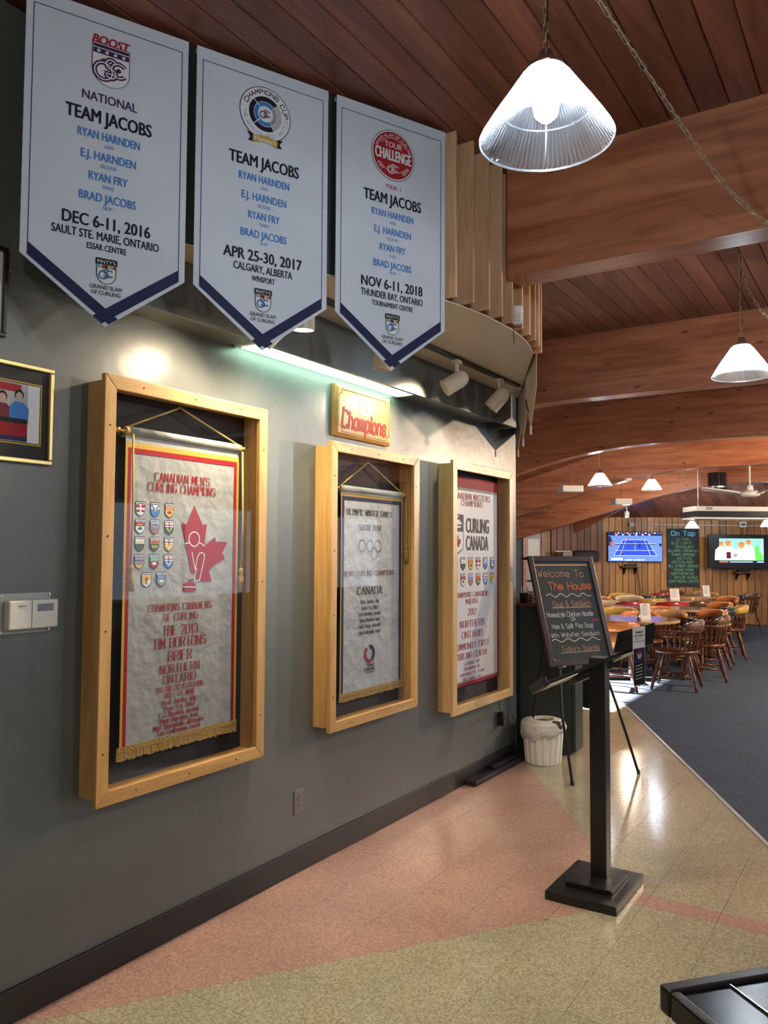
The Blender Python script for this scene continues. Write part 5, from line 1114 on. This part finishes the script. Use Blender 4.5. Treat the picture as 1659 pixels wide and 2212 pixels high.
for k, (u, s_) in enumerate(((-.27, .55), (-.24, .85), (-.15, 1), (.05, 1.02), (.2, 1), (.27, .85), (.30, .5))): rr.append([bc+d0*(u+.1)+nn*(.13*s_*cy_)+Z*(.12+.12*s_*cz2) for cy_, cz2 in ((1, -.98), (1, .7), (.6, 1), (-.6, 1), (-1, .7), (-1, -.98))])
m.rings(rr).build('equipment_bag', M_matt, None, bevel=.02, label='black soft bag lying on the plank cabinet', cat='bag')
MB().box(bc-d0*.28+Z*.11, (.20, .2, .20), HM).build('cardboard_box', mat('grey_carton', (.3, .28, .25), .8), bevel=.004, label='small grey carton beside the black bag on the plank cabinet', cat='box')
MB().box(bc-d0*.38+Z*.222, (.34, .22, .02), HM).build('flat_case', M_cream, bevel=.003, label='flat pale panel lying on top of the carton', cat='panel')

# things hanging from the ceiling
def hung(px0, px1, py0, py1, d, lab):
    a, b = ond(px0, py1, d), ond(px1, py0, d); c = (a+b)/2; wdt = (Vector((b.x-a.x, b.y-a.y, 0))).length; h = b.z-a.z
    cm = Matrix.Rotation(YAW+R(8), 3, 'Z')
    o = MB().box(c, (wdt*.9, .22, h*.8), cm).build('hanging_speaker', M_white, bevel=.012, label=lab, cat='speaker', group='white box speakers hung under the arches')
    top = Vector((c.x, c.y, zb(c.x)+GL))
    for dx in (-.0,): MB().tube([c+Z*h*.4, Vector((c.x, c.y, top.z))], .004, 5).build('hanging_wire', M_matt, o)
    MB().box(c-cm @ Vector((0, .112, 0)), (wdt*.8, .006, h*.65), cm).build('grille', M_cream, o)
hung(1206, 1258, 1048, 1065, 11.6, 'larger white box speaker hanging left, under the third beam')
hung(1321, 1363, 1076, 1092, 14.0, 'smaller white box speaker hanging under the fourth beam')
q = ony(1357, 1040, 12.75)
sd = MB().lathe([(.001, -.035), (.045, -.033), (.06, -.02), (.065, 0), (.0, 0)], 20, (q.x, q.y-.03, zb(q.x)+.0)).build('smoke_detector', M_white, None, True, label='round white smoke detector under the fourth beam', cat='smoke detector')
MB().lathe([(.02, -.042), (.022, -.035)], 12, (q.x, q.y-.03, zb(q.x))).build('sensor_cap', M_cream, sd)
sl = ond(1354, 1112, 16.0)
so = MB().lathe([(.03, -.05), (.05, -.02), (.05, .05), (.02, .08)], 16, tuple(sl)).build('small_spotlight', M_white, None, True, label='tiny lit white spotlight near the plank wall top, above the left television', cat='spotlight')
MB().lathe([(.001, -.055), (.035, -.052)], 16, tuple(sl), False).build('bulb', M_bulb, so); MB().tube([sl+Z*.08, sl+Z*.45], .008, 6).build('stem', M_white, so)
# black drum on the fifth beam
q0, q1 = ony(1526, 1035, 15.7), ony(1572, 1035, 15.7); rD = (q1.x-q0.x)/2*.9; cD = Vector(((q0.x+q1.x)/2, 15.9-rD-.02, 0))
zt, zl = ony(1550, 1017, 15.3).z, ony(1550, 1054, 15.3).z
dm = MB().lathe([(.01, zl), (rD, zl), (rD, zt), (.01, zt)], 32, (cD.x, cD.y, 0)); dm = autosmooth(dm.build('black_drum', mat('drum_gloss', (.01, .01, .012), .12), label='glossy black cylinder fixed to the farthest arched beam', cat='drum'), 40)
MB().lathe([(rD+.004, zl+.03), (rD+.004, zl+.06)], 32, (cD.x, cD.y, 0), False).build('band', M_steel, dm)
# ceiling fan
fcn = ond(1620, 1066, 13.0); fan = empty('ceiling_fan', fcn, 0, 'white three-bladed ceiling fan at the right, under the far beams', 'ceiling fan')
MB().lathe([(.001, -.06), (.10, -.055), (.15, -.03), (.155, .01), (.12, .04), (.05, .05), (.001, .05)], 32).build('motor', M_white, fan, True)
MB().lathe([(.055, .05), (.045, .13), (.02, .135)], 20).build('collar', M_white, fan, True)
MB().tube([(0, 0, .13), (0, 0, zb(0)+GL-fcn.z)], .014, 10).build('down_rod', M_white, fan, True)
for k in range(3):
    ang = YAW+R(172+120*k); ca, sa_ = math.cos(ang), math.sin(ang); pr = []
    for u, wd, z, tk in ((.14, .02, .0, .006), (.25, .03, .02, .006), (.5, .06, .05, .005), (.68, .075, .075, .005), (.75, .055, .085, .004), (.77, .02, .087, .003)):
        pr.append([Vector((ca*u-sa_*wd*q_, sa_*u+ca*wd*q_, z+tk*w2+.02*q_)) for q_, w2 in ((-1, -1), (1, -1), (1, 1), (-1, 1))])
    MB().rings(pr).build('blade', M_white, fan, True)
# ceiling unit
ua, ub = ond(1482, 1136, 14.6), ond(1720, 1098, 14.6); uc = (ua+ub)/2; uw = Vector((ub.x-ua.x, ub.y-ua.y, 0)).length
UM = Matrix.Rotation(YAW+R(3), 3, 'Z'); uh = .30; u0 = ond(1601, 1110, 14.6)
ac = empty('ceiling_heater', u0, 0, 'long cream and black ceiling unit hanging in front of the plank wall', 'ceiling unit')
MB().box(u0+Z*.075, (uw*.97, .55, .09), UM).build('upper_housing', M_cream, ac, bevel=.01, W=True)
MB().box(u0-Z*.022, (uw, .58, .10), UM).build('dark_band', M_tvblack, ac, bevel=.006, W=True)
MB().box(u0-Z*.092, (uw*.98, .52, .035), UM).build('lower_tray', M_white, ac, bevel=.008, W=True)
MB().box(u0+Z*.08-UM @ Vector((uw*.36, .28, 0)), (.11, .01, .045), UM).build('name_plate', mat('plate_grey', (.25, .24, .22), .5), ac, W=True)
for f_ in (-.4, .4): MB().tube([u0+UM @ Vector((uw*f_, 0, .12)), u0+UM @ Vector((uw*f_, 0, .12))+Z*(zb(0)+GL-u0.z-.12)], .01, 6).build('hanging_rod', M_steel, ac, W=True)

# ------------------------------------------------------------------ tables and captain's chairs
vin = {}
def vinyl(name, c):
    if name not in vin: vin[name] = mat(name+'_vinyl', c, .22, bump=.05)
    return vin[name]
VC = {'tan': (.36, .19, .08), 'brown': (.11, .055, .028), 'orange': (.55, .19, .05), 'yellow': (.52, .32, .06), 'green': (.02, .035, .018), 'red': (.36, .02, .02), 'cream': (.60, .48, .33)}
def make_chair(colour, full=False):
    t = empty('captain_chair')
    v = vinyl(colour, VC[colour])
    m = MB(); rr = []
    for z, s_ in ((.405, .93), (.412, .99), (.436, 1.0), (.445, .96)): rr.append([(s_*.24*math.cos(a)*(1.0 if abs(math.cos(a)) < .8 else .98), .02+s_*.235*math.sin(a)*(1.05), z) for a in [2*math.pi*k/20 for k in range(20)]])
    m.rings(rr).build('seat', M_chair, t, True, bevel=0)
    if full: MB().lathe([(.20, .445), (.215, .462), (.19, .482), (.001, .487)], 20, (0, .02, 0)).build('seat_pad', v, t, True)
    for sx_, sy_ in ((-1, 1), (1, 1), (-1, -1), (1, -1)):
        a, b = Vector((sx_*.15, .02+sy_*.15, .41)), Vector((sx_*.235, .02+sy_*.245, 0)); P_ = [a+(b-a)*u for u in (0, .12, .25, .4, .44, .55, .75, .82, .86, 1)]
        MB().tube(P_, [.014, .017, .021, .024, .016, .022, .024, .015, .019, .013], 8).build('leg', M_chair, t, True)
    for sx_ in (-1, 1): MB().tube([(sx_*.205, .20, .145), (sx_*.20, .02, .15), (sx_*.205, -.17, .145)], [.009, .014, .009], 6).build('stretcher', M_chair, t, True)
    for y in (.12, -.09): MB().tube([(-.2, y, .148), (0, y, .152), (.2, y, .148)], [.009, .013, .009], 6).build('stretcher', M_chair, t, True)
    MB().tube([(-.19, .205, .20), (0, .21, .205), (.19, .205, .20)], [.009, .015, .009], 6).build('stretcher', M_chair, t, True)
    arc = [(.265*math.cos(a), .0+.245*math.sin(a)) for a in [R(180+k*15) for k in range(13)]]
    arm = [(-.275, .17)]+[(-.27, .08)]+arc+[(.27, .08), (.275, .17)]
    m = MB(); rr = []
    for i, (x_, y_) in enumerate(arm):
        p = Vector((x_, y_, 0)); q = Vector((*arm[min(i+1, len(arm)-1)], 0))-Vector((*arm[max(i-1, 0)], 0)); nrm = Vector((q.y, -q.x, 0)).normalized(); wd = .028
        rr.append([p+nrm*wd+Z*.655, p-nrm*wd+Z*.655, p-nrm*wd+Z*.68, p+nrm*wd+Z*.68])
    m.rings(rr).build('arm_rail', M_chair, t, False, bevel=.005)
    sp = [i for i in range(1, len(arm)-1)] if not full else [1, len(arm)-2]
    for i in sp:
        x_, y_ = arm[i]; a = Vector((x_*.80, y_*.82+.004, .44)); b = Vector((x_, y_, .66)); P_ = [a+(b-a)*u for u in (0, .2, .45, .5, .55, .8, 1)]
        MB().tube(P_, [.009, .012, .016, .010, .016, .011, .008], 6).build('spindle', M_chair, t, True)
    # padded crest
    m = MB(); rr = []
    for a in [R(200+k*14) for k in range(11)]:
        e = 1-abs((a-R(270))/R(70))**4*.5; c, s_ = math.cos(a), math.sin(a); r0, r1 = .238, .285; h = .675+.115*e
        rr.append([(r1*c, (r1-.01)*s_, .672), ((r1+.012)*c, (r1+.0)*s_, .70), ((r1+.02)*c, (r1+.01)*s_, h-.01), ((r1+.008)*c, (r1)*s_, h), ((r0+.012)*c, (r0-.01)*s_+.0, h), (r0*c, (r0-.015)*s_, h-.02), (r0*c, (r0-.015)*s_, .672)])
    m.rings(rr).build('padded_crest', v, t, True)
    if full:
        m = MB(); rr = []
        for a in [R(205+k*13) for k in range(11)]:
            c, s_ = math.cos(a), math.sin(a); rr.append([(.262*c, .25*s_, .67), (.21*c, .20*s_, .44), (.195*c, .185*s_, .44), (.24*c, .23*s_, .67)])
        m.rings(rr).build('back_panel', v, t, True)
    m = MB(); 
    for k in range(14): a = R(205+k*10); m.lathe([(.005, 0), (.003, .003), (.0, .004)], 6, (.296*math.cos(a), .285*math.sin(a)-.004, .685))
    m.build('nail_heads', M_brass, t, kind='stuff')
    return t
protos = {}
CH = [  # pixel x, depth, facing (0 away, 90 left, 180 towards the camera, -90 right), colour, padded back, label
 (1462, 9.30, 62, 'brown', 0, 'dark brown captain chair nearest the carpet, its back turned to the camera'),
 (1521, 10.0, 70, 'brown', 0, 'second dark brown chair, just behind the nearest one'),
 (1329, 9.25, -20, 'orange', 1, 'padded orange chair with brass nails left of the round table, partly behind the easel'),
 (1540, 11.5, 75, 'green', 0, 'dark green backed chair on the right side of the row, behind the brown pair'),
 (1570, 12.05, 70, 'yellow', 0, 'mustard backed chair on the right of the row, behind the green one'),
 (1519, 10.9, 110, 'orange', 0, 'orange backed chair just left of the first green chair'),
 (1538, 12.65, 110, 'orange', 0, 'orange backed chair second from the front on the right side'),
 (1556, 14.4, 110, 'orange', 0, 'orange backed chair farthest back on the right side'),
 (1606, 15.8, 20, 'brown', 0, 'dark wooden chair standing alone at the right against the plank wall'),
 (1572, 15.2, 60, 'green', 0, 'dark green backed chair beside the lone chair at the right'),
 (1452, 10.75, 190, 'tan', 0, 'tan backed chair behind the nearest round table, right of the tent card'),
 (1338, 11.2, 170, 'yellow', 0, 'mustard backed chair behind the nearest round table at its left end'),
 (1426, 11.45, 185, 'orange', 0, 'burnt orange chair behind the tent card on the nearest table'),
 (1356, 12.95, 5, 'red', 0, 'left red backed chair of the middle row'),
 (1446, 12.9, -5, 'red', 0, 'right red backed chair of the middle row'),
 (1400, 13.75, 0, 'yellow', 0, 'mustard backed chair between the two red ones'),
 (1504, 13.2, 10, 'brown', 0, 'dark brown backed chair right of the right red chair'),
 (1404, 14.9, 0, 'green', 0, 'dark green backed chair in the far row, under the left television'),
 (1425, 15.9, 5, 'red', 0, 'small red backed chair in the last row'),
 (1487, 14.5, 5, 'tan', 0, 'tan backed chair in the far row under the tap list'),
 (1345, 15.3, 180, 'yellow', 0, 'mustard chair at the far left by the plank wall'),
 (1362, 14.4, 175, 'cream', 0, 'cream chair at the far left, right of the mustard one'),
 (1303, 14.0, 200, 'orange', 0, 'orange chair at the left edge of the seating, beside the easel'),
 (1319, 12.8, 190, 'cream', 0, 'cream chair at the left, in front of the left red one'),
 (1527, 16.2, 180, 'tan', 0, 'tan chair in the last row under the tap list'),
 (1457, 16.5, 180, 'brown', 0, 'brown chair in the last row against the wall'),
 (1388, 10.4, 185, 'orange', 0, 'orange chair behind the nearest table, directly behind the tent card')]
for px, d, face, colr, full, lab in CH:
    p = ond(px, 1180, d); p.z = .005 if True else 0
    key = (colr, full); rz = YAW+R(face)
    if key not in protos: o = make_chair(colr, full); protos[key] = o; o.location = p; o.rotation_euler = (0, 0, rz)
    else: o = copy_tree(protos[key], None, p, rz)
    setp(o, lab, 'chair', 'captain chairs round the tables')
def round_table(wx, wy, r, lab):
    p = Vector((wx, wy, 0)); t = empty('round_table', (p.x, p.y, .005), 0, lab, 'table', 'round dining tables')
    MB().lathe([(.001, .715), (r-.03, .715), (r, .722), (r, .745), (r-.01, .752), (.001, .752)], 48).build('tabletop', M_table, t)
    MB().lathe([(r+.001, .720), (r+.004, .725), (r+.004, .746), (r+.001, .75)], 48, cap=False).build('table_edge', M_tbedge, t)
    MB().lathe([(.04, .03), (.04, .7), (.12, .715)], 16).build('pedestal', M_matt, t)
    for k in range(4): a = math.pi/2*k+.5; MB().box((.17*math.cos(a), .17*math.sin(a), .02), (.34, .06, .03), Matrix.Rotation(a, 3, 'Z')).build('foot', M_matt, t)
    return p
def tentcard(px, d, lab, w_=.12, h=.19, blank=True, rot=0):
    p = ond(px, 1180, d); z = .758; A = Vector((math.cos(YAW+rot), math.sin(YAW+rot), 0)); N_ = Vector((A.y, -A.x, 0)); B = .05
    o = empty('table_tent_card', (p.x, p.y, z), 0, lab, 'table card'); c = Vector((p.x, p.y, z))
    for s_ in (1, -1):
        q = [c-A*w_/2+N_*B*s_, c+A*w_/2+N_*B*s_, c+A*w_/2+Z*h, c-A*w_/2+Z*h]; MB().hexa(q, [x_+N_*.002*s_ for x_ in q]).build('card_face', M_white, o, W=True)
    up = (Z*h-N_*B).normalized(); nr = A.cross(up).normalized(); nr = nr if nr.dot(N_) > 0 else -nr
    P = Print(c-A*w_/2+N_*(B+.002)+nr*.002, A, up, nr)
    for k in range(9): P.line('grey', [(w_*.14, h*(.25+.065*k)), (w_*(.60+.25*((k*7) % 3)/2), h*(.25+.065*k))], .0035)
    P.line('ink', [(w_*.3, h*.90), (w_*.7, h*.90)], .007); P.build(o, {})
round_table(-.30, 9.97, .56, 'nearest round table, with a purple sheen and a white tent card')
round_table(-.20, 12.32, .42, 'round table right of centre, in front of the dark brown and red chairs')
round_table(-1.10, 12.05, .42, 'round table in the middle row, with an open white tent card')
round_table(-.72, 16.15, .55, 'far round table under the tap list with a tent card')
round_table(-.93, 14.46, .5, 'far round table left of the tap list, with a bluish tent card')
tentcard(1391, 9.75, 'tall white menu tent card on the nearest round table')
tentcard(1408, 11.95, 'open white tent card seen from its end, on the middle row table', rot=R(75))
tentcard(1455, 13.9, 'bluish white tent card in front of the far seats, left of the tap list foot', .16, .19)
tentcard(1523, 15.2, 'white tent card on the far table under the tap list', .13, .2)
p = ond(1403, 1180, 9.6)
MB().lathe([(.001, 0), (.02, 0), (.02, .06), (.012, .075), (.001, .08)], 12, (ond(1378, 1180, 9.5).x, ond(1378, 1180, 9.5).y, .758)).build('salt_shaker', M_chrome, None, True, label='small shiny shaker beside the tent card on the nearest table', cat='shaker')
